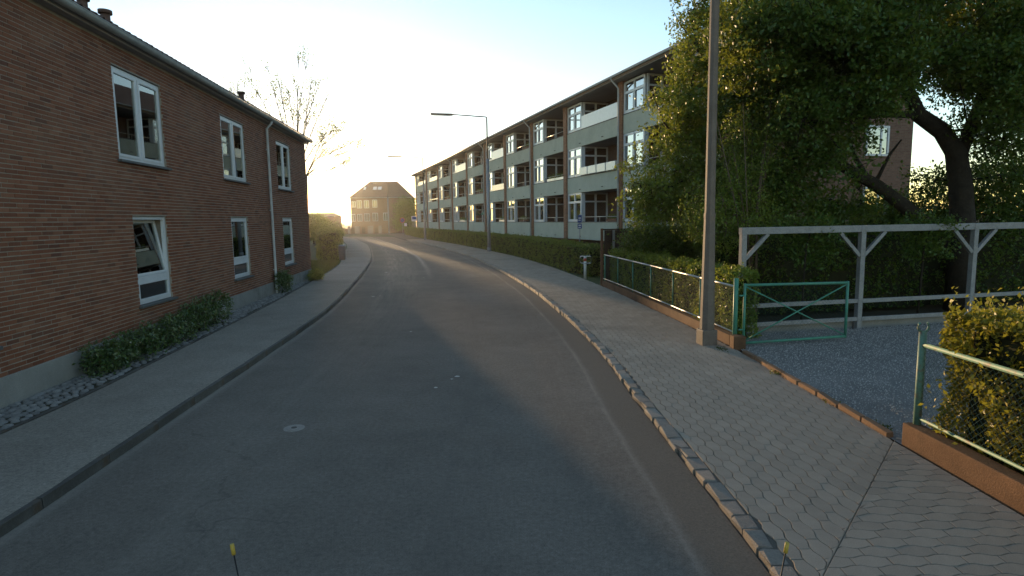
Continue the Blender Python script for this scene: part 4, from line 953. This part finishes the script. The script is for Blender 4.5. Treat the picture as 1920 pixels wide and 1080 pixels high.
# ------------------------------------------------------------------ the vehicle that carries the camera (only its two corner rods show)
vh = tag(empty('vehicle', (0, 0, 0)), 'vehicle under the camera, only its two yellow-tipped corner rods in view', 'vehicle')
mb = MB(); V = [(-.82, -2.2, .35), (.82, -2.2, .35), (.86, 1.55, .32), (-.86, 1.55, .32), (-.82, -2.2, 1.0), (.82, -2.2, 1.0), (.78, .25, 1.02), (-.78, .25, 1.02), (.80, 1.45, .86), (-.80, 1.45, .86), (.82, 1.72, .62), (-.82, 1.72, .62), (.84, 1.72, .34), (-.84, 1.72, .34)]
mb.mesh(V, [(0,1,12,13),(4,7,6,5),(7,9,8,6),(9,11,10,8),(11,13,12,10),(0,4,5,1),(1,5,6,8,10,12),(0,13,11,9,7,4)]); mb.build('body', MAT['car_paint'], vh, .04)
for sx in (-.72, .72):
    for yy in (-1.5, 1.15): mb = MB(); mb.tube([(sx - .1, yy, .32), (sx + .1, yy, .32)], .315, 20); mb.build('wheel', MAT['black'], vh)
for (x1, y1, x2, y2) in ((436, 1027, 447, 1082), (1475, 1024, 1464, 1082)):
    a = at(x1, y1, 1.72); b = at(x2, y2, 1.72); d = (b - a); k = (a.z - .60) / (a.z - b.z); c = a + d * k
    mb = MB(); mb.tube([a, c], .0022, 6); rd = mb.build('corner_rod', MAT['black'], vh)
    mb = MB(); u_ = (a - b).normalized(); mb.tube([a - u_ * .022, a + u_ * .012], .0065, 8); mb.build('tip', MAT['yellow'], rd)
# ------------------------------------------------------------------ plants
def sample_blobs(blobs, n, g, gap=0.0, gscale=0.9, shell=0.45):
    vol = np.array([b[1][0] * b[1][1] * b[1][2] * (b[2] if len(b) > 2 else 1) for b in blobs]); pr = vol / vol.sum(); out = []
    while len(out) < n:
        b = blobs[g.choice(len(blobs), p=pr)]; d = g.normal(size=3); d /= np.linalg.norm(d); r = g.random() ** shell
        p = np.array(b[0]) + d * r * np.array(b[1])
        if gap > 0 and mnoise.noise(Vector(p) * gscale + Vector((3.1, 7.7, 1.3))) < -0.55 + gap: 
            if g.random() < .9: continue
        out.append(p)
    return np.array(out)
def skeleton(mb, limbs, C, g, twig=0.006, maxr=0.05, sides=4):
    """limbs: list of [(point, radius), ...]; every cluster centre is tied to the nearest node"""
    nodes, rad, par = [], [], []
    for L_ in limbs:
        prev = -1
        for i, (p, r) in enumerate(L_):
            p = np.array(p, float)
            if prev >= 0:
                q = nodes[prev]; k = max(1, int(np.linalg.norm(p - q) / 0.5))
                for j in range(1, k):
                    nodes.append(q + (p - q) * j / k); rad.append(rad_prev + (r - rad_prev) * j / k); par.append(len(nodes) - 2 if j > 1 else prev)
                nodes.append(p); rad.append(r); par.append(len(nodes) - 2 if k > 1 else prev)
            else: nodes.append(p); rad.append(r); par.append(-1)
            prev = len(nodes) - 1; rad_prev = r
        mb.tube([p for p, r in L_], [r for p, r in L_], 8 if L_[0][1] > .06 else 6)
    nl = len(nodes); arr = np.array(nodes); dmin = np.min(np.linalg.norm(C[:, None] - arr[None], axis=2), axis=1) if len(C) * nl < 3e6 else np.zeros(len(C))
    for i in np.argsort(dmin):
        c = C[i]; arr = np.array(nodes); d = np.linalg.norm(arr - c, axis=1); j = int(np.argmin(d + 0.0)); q = nodes[j]; L_ = d[j]
        k = max(1, int(L_ / 0.45)); pj = j
        for t_ in range(1, k + 1):
            p = q + (c - q) * t_ / k + (g.normal(size=3) * .05 * L_ / k if t_ < k else 0) + np.array((0, 0, .06 * L_ * math.sin(math.pi * t_ / k)))
            nodes.append(p); rad.append(0); par.append(pj); pj = len(nodes) - 1
    acc = np.zeros(len(nodes))
    for i in range(len(nodes) - 1, nl - 1, -1):
        acc[i] += twig ** 2.2 if acc[i] == 0 else 0
        if par[i] >= nl: acc[par[i]] += acc[i]
    for i in range(nl, len(nodes)):
        r = min(acc[i] ** (1 / 2.2), maxr); pr_ = par[i]; r0 = r if pr_ < nl else min(max(r, acc[pr_] ** (1 / 2.2)), maxr)
        mb.tube([nodes[pr_], nodes[i]], [r0, r], sides, cap=False)
    return np.array(nodes[nl:])
def plant(name, label, cat, limbs, blobs, ncl, per, size, spread, matL, matB, seed, gap=0.25, gscale=.9, group=None, twig=.006, up=.35, shell=.45, extra=None, crown='crown', ratio=.55, maxr=.05):
    g = np.random.default_rng(seed); root = tag(empty(name, Vector(limbs[0][0][0])), label, cat, group)
    C = sample_blobs(blobs, ncl, g, gap, gscale, shell); mb = MB(); skeleton(mb, limbs, C, g, twig, maxr); world_part(mb, 'trunk', matB, root)
    idx = g.integers(0, ncl, ncl * per); P = C[idx] + g.normal(size=(ncl * per, 3)) * np.array((spread, spread, spread * .7))
    cr = g.random(ncl); rn = np.clip(.55 * cr[idx] + .45 * g.random(len(P)), 0, 1)
    V, Q = leaf_quads(P, size * g.uniform(.6, 1.25, len(P)), g, up, ratio); l = root.location; V = V - np.array((l.x, l.y, l.z))
    fast_quads(crown, V, Q, rn, matL, root)
    if extra:
        m2, nx, sz, nm = extra; ii = g.integers(0, len(P), nx); V, Q = leaf_quads(P[ii] + g.normal(size=(nx, 3)) * .05, sz * g.uniform(.7, 1.2, nx), g, .2, .9)
        fast_quads(nm, V - np.array((l.x, l.y, l.z)), Q, g.random(nx), m2, root)
    return root
def hedge(name, label, pts, width, height, n, size, matL, seed, z0=.08, bump=.10, group=None, shoots=.05):
    """a clipped hedge along a polyline: twiggy core, leaves on an uneven shell"""
    g = np.random.default_rng(seed); pts = [np.array(p, float) for p in pts]; root = tag(empty(name, (pts[0][0], pts[0][1], z0)), label, 'hedge', group)
    L = np.concatenate([[0], np.cumsum([np.linalg.norm(pts[i+1] - pts[i]) for i in range(len(pts) - 1)])]); X = np.array([p[0] for p in pts]); Y = np.array([p[1] for p in pts])
    def frame(s):
        x, y = np.interp(s, L, X), np.interp(s, L, Y); x2, y2 = np.interp(s + .05, L, X), np.interp(s + .05, L, Y); x1, y1 = np.interp(s - .05, L, X), np.interp(s - .05, L, Y)
        d = np.stack([x2 - x1, y2 - y1], -1); d /= np.linalg.norm(d, axis=-1)[..., None] + 1e-9; return np.stack([x, y], -1), np.stack([-d[..., 1], d[..., 0]], -1), d
    mb = MB(); m_ = max(2, int(L[-1] / .8)); ss = np.linspace(.22, L[-1] - .22, m_); c, nrm, _ = frame(ss); w2 = width / 2 - .13
    for i in range(m_):
        for (o, z) in ((-w2, 0), (-w2, height - .16), (w2, height - .16), (w2, 0)): q = c[i] + nrm[i] * o; mb.v.append((q[0], q[1], z0 + z))
    for i in range(m_ - 1):
        for k in range(4): mb.f.append((i*4+k, i*4+(k+1) % 4, (i+1)*4+(k+1) % 4, (i+1)*4+k)); mb.r.append(0); mb.sm.append(False)
    mb.f += [(0, 1, 2, 3), ((m_-1)*4+3, (m_-1)*4+2, (m_-1)*4+1, (m_-1)*4)]; mb.r += [0, 0]; mb.sm += [False, False]
    world_part(mb, 'inner_twigs', MAT['hedge_core'], root)
    # leaves: on sides, top, ends
    area = np.array([height, height, width, 2.2 * width * height / L[-1], 2.2 * width * height / L[-1]]); area = area / area.sum()
    kind = g.choice(5, n, p=area); s = g.random(n) * L[-1]; t_ = g.random(n); o = np.where(kind == 0, -width/2, np.where(kind == 1, width/2, (t_ - .5) * width)); z = np.where(kind < 2, t_ * height, height)
    s = np.where(kind == 3, 0, np.where(kind == 4, L[-1], s)); z = np.where(kind > 2, g.random(n) * height, z)
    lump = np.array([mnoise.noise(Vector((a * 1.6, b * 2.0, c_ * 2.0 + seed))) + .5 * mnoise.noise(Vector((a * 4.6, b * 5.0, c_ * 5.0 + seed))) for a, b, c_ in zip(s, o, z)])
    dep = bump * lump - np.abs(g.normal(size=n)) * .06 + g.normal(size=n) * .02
    o = o + np.where(kind == 0, -dep, np.where(kind == 1, dep, 0)); z = np.clip(z + np.where(kind == 2, dep * .9, 0), .0, None); s = s + np.where(kind == 3, -dep, np.where(kind == 4, dep, 0))
    c, nrm, d = frame(np.clip(s, 0, L[-1])); c = c + d * (s - np.clip(s, 0, L[-1]))[:, None]
    P = np.concatenate([c + nrm * o[:, None], (z0 + z)[:, None]], 1)
    ns = int(n * .06); si = g.integers(0, n, ns); kk = g.random(ns); sd_ = g.normal(size=(ns, 3)) * .5 + np.array((0, 0, .9))    # young shoots standing proud
    rp_ = np.repeat(P[si], 5, 0) + np.repeat(sd_ * (shoots * 2 * kk)[:, None], 5, 0) * np.tile(np.linspace(.2, 1, 5), ns)[:, None] + g.normal(size=(ns * 5, 3)) * .012
    P = np.concatenate([P, rp_]); lump = np.concatenate([lump, np.full(ns * 5, .5)]); n = len(P)
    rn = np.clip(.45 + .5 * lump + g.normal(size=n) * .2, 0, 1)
    V, Q = leaf_quads(P, size * g.uniform(.6, 1.3, n), g, .3); l = root.location
    fast_quads('foliage', V - np.array((l.x, l.y, l.z)), Q, rn, matL, root); return root

# hedges
yh = np.linspace(24.3, 109, 40)
hedge('hedge', 'long clipped green hedge along the right pavement before the apartments', [(xat(RI, y) + .62 + (.0 if y > 27 else (27 - y) * .12), y) for y in yh], 1.0, 1.28, 90000, .085, MAT['leaf_hedge'], 1, group='clipped hedges', bump=.12)
hedge('hedge', 'leafy hedge growing behind the long wire fence', [(xat(RI, y) + .52, y) for y in np.linspace(11.3, 20.4, 8)], .62, 1.33, 26000, .062, MAT['leaf_mid'], 2, group='clipped hedges', bump=.12)
hedge('hedge', 'yellow-green hedge pressing through the near wire fence at right', [(4.74, 5.68), (4.76, 3.5), (4.78, .3)], 1.0, 1.45, 52000, .055, MAT['leaf_gold'], 3, group='clipped hedges', bump=.20, shoots=.12)
hedge('hedge', 'dense hedge block at the left, next to the litter bin', [(-11.55, 37.4), (-13.0, 42), (-14.9, 48), (-17.6, 57)], 1.5, 1.85, 26000, .11, MAT['leaf_hedge'], 4, group='clipped hedges', bump=.2)
hedge('hedge', 'dark garden hedge behind the white pergola', [(4.9, 14.6), (8, 15.2), (11, 15.8), (17, 17.0)], 1.2, 2.0, 26000, .08, MAT['leaf_dark'], 5, group='clipped hedges', bump=.3)
hedge('hedge', 'tall unseen hedge behind the brick house, added to darken the balcony reflections', [(-27, 50), (-33, 72), (-39, 92), (-47, 112)], 2.2, 5.4, 14000, .34, MAT['leaf_hedge'], 8, group='clipped hedges', bump=.5)  # out of view, added so ground-floor panes mirror something dark
hedge('hedge', 'low far hedge at the bend, under the low distant house', [(-28.5, 99.5), (-33, 104.0), (-38, 104.6)], 1.0, 1.3, 5000, .13, MAT['leaf_hedge'], 6, group='clipped hedges', bump=.15)

# low shrubs along the brick house
def wallp(s, out=.3): d = Vector((-.10453, .99452, 0)); n_ = Vector((.99452, .10453, 0)); return Vector((-6.97, 8.99, .09)) + d * s + n_ * out
shr = [(0.45, .36, .34, 'roundest and nearest low shrub against the house plinth'), (1.25, .40, .30, 'second low shrub from the near end of the row by the plinth'), (2.1, .40, .33, 'low shrub under the tilted window, third in the row'),
       (3.05, .42, .35, 'low shrub just past the tilted window, fourth in the row'), (4.05, .42, .42, 'tall leafy shrub second from the far end of the row'), (4.95, .36, .46, 'last shrub of the row along the plinth, upright and loose')]
for i, (s_, rw, hh, lb) in enumerate(shr):
    rw *= 1.15; hh *= 1.35
    c = wallp(s_, .33); limbs = [[(c, .012), (c + Vector((0, 0, hh * .7)), .006)]]
    for k in range(4): a = k * 1.57 + i; limbs.append([(c, .01), (c + Vector((math.cos(a) * rw * .5, math.sin(a) * rw * .5, hh * .8)), .004)])
    plant('shrub', lb, 'shrub', limbs, [(c + Vector((0, 0, hh * .62)), (rw * .82, rw * 1.25, hh * .72))], 120, 16, .062, .055, MAT['leaf_shrub'], MAT['bark_pale'], 20 + i, .15, 3.0, 'low shrubs by the brick house', twig=.002, crown='foliage', maxr=.01)
c = wallp(11.1, .22); plant('shrub', 'small bush growing at the foot of the downpipe', 'shrub', [[(c, .012), (c + Vector((0, 0, .5)), .006)]], [(c + Vector((.05, 0, .42)), (.28, .4, .42))], 110, 16, .07, .06, MAT['leaf_shrub'], MAT['bark_pale'], 31, .15, 3, 'low shrubs by the brick house', twig=.002, crown='foliage', maxr=.01)
c = wallp(15.4, .35); plant('shrub', 'tiny bush at the far end of the house plinth', 'shrub', [[(c, .012), (c + Vector((0, 0, .3)), .006)]], [(c + Vector((.05, 0, .24)), (.3, .5, .26))], 90, 14, .075, .06, MAT['leaf_mid'], MAT['bark_pale'], 32, .15, 3, 'low shrubs by the brick house', twig=.002, crown='foliage', maxr=.01)

# great tree at the right, trunk forking behind the pergola
T = lambda x, y, Y: tuple(at(x, y, Y))
b0 = at(1806, 420, 14.6); base = (b0.x + .05, b0.y, .05)
def rp(n, Y): return n * Y / FPX
limbsA = [[(base, .34), (T(1806, 430, 14.6), .27), (T(1800, 340, 14.6), .25), (T(1792, 285, 14.5), .23), (T(1765, 245, 14.4), .20), (T(1722, 215, 14.2), .17), (T(1700, 165, 13.8), .14), (T(1690, 90, 13.4), .11), (T(1650, -40, 13), .07)],
          [(T(1796, 300, 14.6), .17), (T(1835, 200, 14.8), .13), (T(1870, 90, 14.8), .10), (T(1900, -60, 14.6), .06)],
          [(T(1700, 165, 13.8), .10), (T(1620, 110, 13.3), .07), (T(1540, 70, 12.8), .05), (T(1440, 30, 12.4), .03)],
          [(T(1722, 215, 14.2), .09), (T(1650, 215, 13.8), .06), (T(1560, 230, 13.3), .045), (T(1480, 225, 13), .03)]]
rA = lambda px: rp(px, 13)
blA = [(T(1500, 40, 12.6), (rA(150), 1.8, rA(90))), (T(1680, 20, 13.4), (rA(150), 2.0, rA(105))), (T(1860, 50, 14.2), (rA(130), 2.0, rA(110))), (T(1590, 150, 13.2), (rA(120), 1.5, rA(70))),
       (T(1500, 210, 13.2), (rA(110), 1.2, rA(70))), (T(1850, 175, 14.6), (rA(90), 1.5, rA(60)), .5), (T(1895, 250, 14.8), (rA(70), 1.5, rA(60)), .5), (T(1960, 100, 14.5), (rA(110), 2, rA(150))), (T(1700, -130, 14), (rA(300), 2.5, rA(110))), (T(1420, 80, 12.6), (rA(80), 1.2, rA(80))), (T(1770, 110, 13.6), (rA(100), 1.4, rA(45))), (T(1850, 120, 13.8), (rA(95), 1.4, rA(60))), (T(1900, 330, 15.2), (rA(60), 1.2, rA(45))), (T(1600, 80, 12.6), (rA(130), 1.2, rA(80))), (T(1640, 185, 12.8), (rA(85), .9, rA(55))), (T(1880, 190, 13.6), (rA(75), 1.2, rA(75))), (T(1900, 290, 14.0), (rA(50), .9, rA(60)), .8), (T(1740, 350, 15.6), (rA(55), .8, rA(45)), .8), (T(1570, 300, 13.2), (rA(70), .7, rA(45)), .6)]
plant('tree', 'great dark tree whose forked trunk rises behind the pergola', 'tree', limbsA, blA, 3600, 52, .10, .15, MAT['leaf_dark'], MAT['bark'], 41, .30, .95, 'garden trees at the right', twig=.007)
# leaning tree with a thick slanting trunk
b1 = at(1800, 470, 15.4)
limbsD = [[((b1.x + .3, b1.y, .05), .20), (T(1760, 440, 15.3), .19), (T(1700, 390, 15.2), .175), (T(1640, 345, 15.0), .16), (T(1590, 318, 14.9), .14), (T(1548, 292, 14.8), .12), (T(1515, 230, 14.6), .09), (T(1480, 140, 14.4), .06), (T(1450, 40, 14.2), .03)],
          [(T(1630, 340, 15), .07), (T(1600, 290, 14.9), .055), (T(1590, 250, 14.8), .035)], [(T(1548, 292, 14.8), .07), (T(1480, 290, 14.6), .05), (T(1420, 250, 14.4), .03)], [(T(1640, 345, 15), .05), (T(1668, 290, 15), .035), (T(1690, 262, 15), .02)]]
rD = lambda px: rp(px, 14.6)
plant('tree', 'leaning garden tree with a thick trunk slanting up to the left', 'tree', limbsD, [(T(1440, 330, 14.6), (rD(100), 1.2, rD(90))), (T(1420, 170, 14.4), (rD(90), 1.3, rD(100))), (T(1560, 250, 14.6), (rD(100), 1.0, rD(60)), .7), (T(1480, 100, 14.3), (rD(110), 1.3, rD(90))), (T(1560, 380, 15.4), (rD(110), .8, rD(50)))],
      1000, 42, .10, .16, MAT['leaf_dark'], MAT['bark'], 42, .3, 1.0, 'garden trees at the right')
# light-leaved blossoming tree left of the lamp post
b2 = at(1330, 430, 17.0); bs = (b2.x, 17.0, .05)
limbsB = [[(bs, .13), (T(1325, 440, 17), .10), (T(1320, 380, 17), .085), (T(1300, 300, 16.9), .065), (T(1290, 200, 16.8), .05), (T(1310, 90, 16.7), .035), (T(1290, 20, 16.6), .02)],
          [(T(1320, 380, 17), .06), (T(1260, 350, 16.8), .045), (T(1200, 345, 16.6), .025)], [(T(1320, 380, 17), .06), (T(1390, 250, 17), .05), (T(1380, 80, 17), .03), (T(1345, 10, 16.9), .02)], [(T(1300, 300, 16.9), .04), (T(1245, 230, 16.7), .025), (T(1225, 180, 16.7), .015)],
          [(T(1310, 90, 16.7), .025), (T(1275, 45, 16.6), .012), (T(1260, 15, 16.6), .008)]]
rB = lambda px: rp(px, 16.8)
blB = [(T(1275, 330, 16.8), (rB(105), 1.6, rB(85))), (T(1215, 385, 16.6), (rB(55), .9, rB(42))), (T(1290, 210, 16.8), (rB(80), 1.4, rB(85))), (T(1330, 110, 16.8), (rB(70), 1.4, rB(80))), (T(1390, 200, 16.9), (rB(90), 1.4, rB(130))), (T(1300, 20, 16.6), (rB(48), .8, rB(42)), .5), (T(1380, 20, 16.8), (rB(90), 1.2, rB(70))), (T(1370, 390, 16.9), (rB(110), 1.2, rB(50)))]
plant('tree', 'light green blossoming tree between the balconies and the lamp post', 'tree', limbsB, blB, 1700, 34, .10, .145, MAT['leaf_mid'], MAT['bark'], 43, .34, 1.1, 'garden trees at the right', extra=(MAT['blossom'], 260, .11, 'blossom'))
# tall upright shrub behind the lamp post
c = at(1410, 440, 13.6); c.z = .05; limbsC = []
for k in range(12):
    a = k * .52; tx = 1395 + 60 * math.cos(a * 2.3) + rng.uniform(-18, 18); ty = rng.uniform(175, 300)
    limbsC.append([(c + Vector((.15 * math.cos(a), .15 * math.sin(a), 0)), .025), (at(1405 + (tx - 1405) * .35, 400, 13.6 + .3 * math.sin(a)), .017), (at(tx, ty, 13.6 + .6 * math.sin(a)), .006)])
rC = lambda px: rp(px, 13.6)
plant('shrub', 'tall upright shrub with many thin stems just right of the lamp post', 'shrub', limbsC, [(T(1400, 300, 13.6), (rC(58), .7, rC(105))), (T(1385, 420, 13.6), (rC(85), .8, rC(60))), (T(1325, 400, 13.9), (rC(60), .7, rC(60)))], 420, 30, .06, .13, MAT['leaf_mid'], MAT['bark_pale'], 44, .2, 1.4, 'garden shrubs', twig=.004, crown='foliage')
# dark bushes filling the garden
for i, (px, pyy, Y, rx, rz_, lb) in enumerate(((1890, 390, 16.5, 150, 100, 'broad dark bush at the right edge behind the pergola'), (1500, 470, 16.5, 120, 70, 'dark bush behind the left bay of the pergola'), (1690, 430, 17.5, 110, 60, 'dark bush behind the middle bay of the pergola'), (1260, 455, 18.6, 90, 40, 'dark bush leaning on the plank fence'))):
    c = at(px, pyy, Y); b = (c.x, Y, .05)
    plant('bush', lb, 'bush', [[(b, .06), (tuple(c), .03)], [(b, .04), (c.x + .6, Y, c.z + .3), ][:1] + [((c.x + .6, Y, c.z + .2), .015)]], [(tuple(c), (rp(rx, Y), 1.2, rp(rz_, Y)))], 480, 36, .095, .19, MAT['leaf_dark'], MAT['bark'], 50 + i, .2, 1.0, 'garden bushes', crown='foliage')

# creeper over the pergola beam
for i, (px, lb) in enumerate(((1515, 'creeper hanging over the first bay of the pergola beam'), (1735, 'creeper hanging over the second bay of the pergola beam'))):
    X_ = 4.68 + (px - 1397) / 75.5; c = Vector((X_, py(X_) + .12, 2.15)); b = Vector((X_, py(X_) + .35, .05))
    plant('creeper', lb, 'creeper', [[(tuple(b), .025), (tuple(c + Vector((0, .15, -.4))), .018), (tuple(c), .01)]], [(tuple(c + Vector((0, .12, .05))), (.75, .28, .28)), (tuple(c + Vector((.2, .3, -.35))), (.6, .25, .4))], 130, 24, .075, .11, MAT['leaf_dark'], MAT['bark'], 95 + i, .2, 2.0, 'creepers on the pergola', twig=.003, crown='foliage', maxr=.012)
# sparse spring trees behind the brick house
def sparse_tree(label, bx, Y, tips, seed, trunk=.16):
    b = at(bx, 415, Y); b.z = .05; g = random.Random(seed); limbs = []; tw = []
    fork = at(bx, 330, Y); limbs.append([(tuple(b), trunk), (tuple(fork), trunk * .7)])
    for (tx, ty, dy) in tips:
        e = at(tx, ty, Y + dy); mid = fork.lerp(e, .5) + Vector((g.uniform(-.3, .3), g.uniform(-.3, .3), .35 if ty < 300 else -.1)); limbs.append([(tuple(fork), trunk * .30), (tuple(mid), trunk * .17), (tuple(e), .008)])
        for k in range(13):
            f_ = g.uniform(.35, 1.0); q = (fork.lerp(mid, f_ * 2) if f_ < .5 else mid.lerp(e, f_ * 2 - 1)); l_ = (1.15 - f_) * 1.5 + .35
            dd = ((e - fork).normalized() + Vector((g.uniform(-.8, .8), g.uniform(-.8, .8), g.uniform(-.1, .6)))).normalized(); q2 = q + dd * l_; limbs.append([(tuple(q), .014), (tuple(q.lerp(q2, .5) + Vector((0, 0, .05))), .009), (tuple(q2), .004)])
            for j in range(4): tw.append(tuple(q.lerp(q2, g.uniform(.3, 1.05))))
    root = tag(empty('tree', b), label, 'tree', 'sparse spring trees behind the brick house'); mb = MB()
    for L_ in limbs: mb.tube([p for p, r in L_], [r for p, r in L_], 5, cap=False)
    world_part(mb, 'trunk', MAT['bark_pale'], root)
    gg = np.random.default_rng(seed); C = np.array(tw); idx = gg.integers(0, len(C), len(C) * 5); P = C[idx] + gg.normal(size=(len(idx), 3)) * .14
    V, Q = leaf_quads(P, .095 * gg.uniform(.6, 1.3, len(P)), gg, .3, .7); fast_quads('crown', V - np.array(b), Q, gg.random(len(P)), MAT['leaf_mid'], root)
sparse_tree('thin spring tree with few leaves, its branches fanning above the far roof end', 556, 37.0, [(500, 118, 0), (520, 135, 1), (560, 110, -1), (577, 105, .5), (606, 135, 0), (612, 185, 1), (540, 170, 2), (585, 150, -2), (625, 245, 0), (470, 150, 1)], 71)
sparse_tree('small spring tree with one bough reaching right over the sunset', 574, 40.0, [(690, 275, 0), (678, 262, 1), (645, 240, -.5), (655, 300, .5), (610, 290, 1), (620, 225, -1)], 72, .12)
sparse_tree('faint bare tree farther left above the roof', 455, 46.0, [(430, 135, 0), (445, 150, 1), (470, 130, -1), (490, 150, 0), (460, 120, 2)], 73, .12)
# round tree beside the corner house, bushes at the bend
c = at(764, 405, 108); plant('tree', 'round green tree beside the brown hipped house', 'tree', [[((c.x, 108, 0), .2), ((c.x, 108, 3.0), .15), ((c.x, 108, 5), .08)]], [((c.x, 108, 4.2), (2.3, 2.3, 3.0)), ((c.x - 1.3, 108, 2.2), (1.5, 1.5, 1.7))], 320, 40, .22, .4, MAT['leaf_mid'], MAT['bark'], 61, .15, .5, 'trees at the street end', crown='crown')
c = at(600, 420, 66); plant('bush', 'rounded bush in the left garden right under the sun', 'bush', [[((c.x - .8, 66, 0), .1), ((c.x - .8, 66, 2), .06)]], [((c.x - .8, 66, 1.9), (1.7, 2.0, 1.6))], 300, 36, .16, .3, MAT['leaf_mid'], MAT['bark'], 62, .15, .6, 'bushes in the left gardens', crown='foliage')
c = at(618, 425, 84); plant('bush', 'low bush at the far end of the left hedge', 'bush', [[((c.x, 84, 0), .1), ((c.x, 84, 1.5), .06)]], [((c.x, 84, 1.3), (1.9, 2.0, 1.3))], 240, 34, .17, .3, MAT['leaf_hedge'], MAT['bark'], 63, .15, .6, 'bushes in the left gardens', crown='foliage')
# garden trees far to the left, hidden from the lens by the brick house but seen in the balcony windows; the three tall ones added to darken those reflections
for i, (x, Y, h) in enumerate(((-34, 52, 5.0), (-42, 74, 5.5), (-30, 40, 4.6), (-46, 93, 7.0), (-55, 101, 7.5), (-64, 110, 8.0))):
    plant('tree', ['orchard tree behind the brick house, nearest the hedge', 'orchard tree farthest behind the brick house', 'orchard tree close behind the brick house', 'tall unseen tree added to darken the balcony windows, nearest the bend', 'tall unseen tree added to darken the balcony windows, middle of three', 'tall unseen tree added to darken the balcony windows, farthest left of three'][i], 'tree', [[((x, Y, 0), .2), ((x, Y, h * .6), .12)]], [((x, Y, h * .6), (3.2, 3.2, h * .42))], 260, 34, .24, .45, MAT['leaf_mid'], MAT['bark'], 80 + i, .1, .4, 'orchard trees behind the brick house')
# grass tufts on the left lawn and weeds by the kerbs
g = np.random.default_rng(9); n = 9000
px = g.uniform(0, 1, n); yy = g.uniform(26.5, 37.2, n); xx = np.array([xat(LI, y) for y in yy]) - .05 - px * 3.2
V = np.empty((n, 4, 3)); a = g.uniform(0, 6.28, n); w = .012; h = g.uniform(.05, .12, n); dx, dy = np.cos(a), np.sin(a); lean = g.normal(size=(n, 2)) * .03
V[:, 0] = np.stack([xx - dx*w, yy - dy*w, np.full(n, .06)], 1); V[:, 1] = np.stack([xx + dx*w, yy + dy*w, np.full(n, .06)], 1); V[:, 2] = np.stack([xx + dx*w*.3 + lean[:, 0], yy + dy*w*.3 + lean[:, 1], .06 + h], 1); V[:, 3] = np.stack([xx - dx*w*.3 + lean[:, 0], yy - dy*w*.3 + lean[:, 1], .06 + h], 1)
tag(fast_quads('grass', V.reshape(-1, 3), np.arange(n*4).reshape(-1, 4), g.random(n), MAT['grass']), 'short grass of the left lawn beyond the brick house', 'grass', kind='stuff')
for i, (px, pyy, lb) in enumerate(((1352, 655, 'small weed at the foot of the lamp post'), (1455, 700, 'weed tuft at the upper end of the drive edging'), (1560, 755, 'weed tuft midway along the drive edging'), (1650, 800, 'weed tuft near the fence end of the drive edging'))):
    p = gnd(px, pyy, .1); gg = np.random.default_rng(90 + i); n = 60
    P = np.array(p)[None] + gg.normal(size=(n, 3)) * np.array((.05, .09, .012)) + np.array((0, 0, .015))
    V, Q = leaf_quads(P, .045 * gg.uniform(.6, 1.3, n), gg, .4, .35); o = fast_quads('weed', V, Q, gg.random(n), MAT['grass']); tag(o, lb, 'weed', 'weeds by the drive', 'stuff')

# ------------------------------------------------------------------ evening air
mb = MB(); mb.box(-920, -320, -1.1, 920, 1520, 17.0); t = NT('evening_air'); t.nt.nodes.remove(t.b)
pv = t.n('VolumePrincipled', {'Color': (0.95, 0.95, 0.95), 'Density': 0.0002, 'Anisotropy': 0.82}); t.nt.links.new(pv.outputs[0], t.out.inputs['Volume'])
tag(mb.build('haze', t.m), kind='stuff')
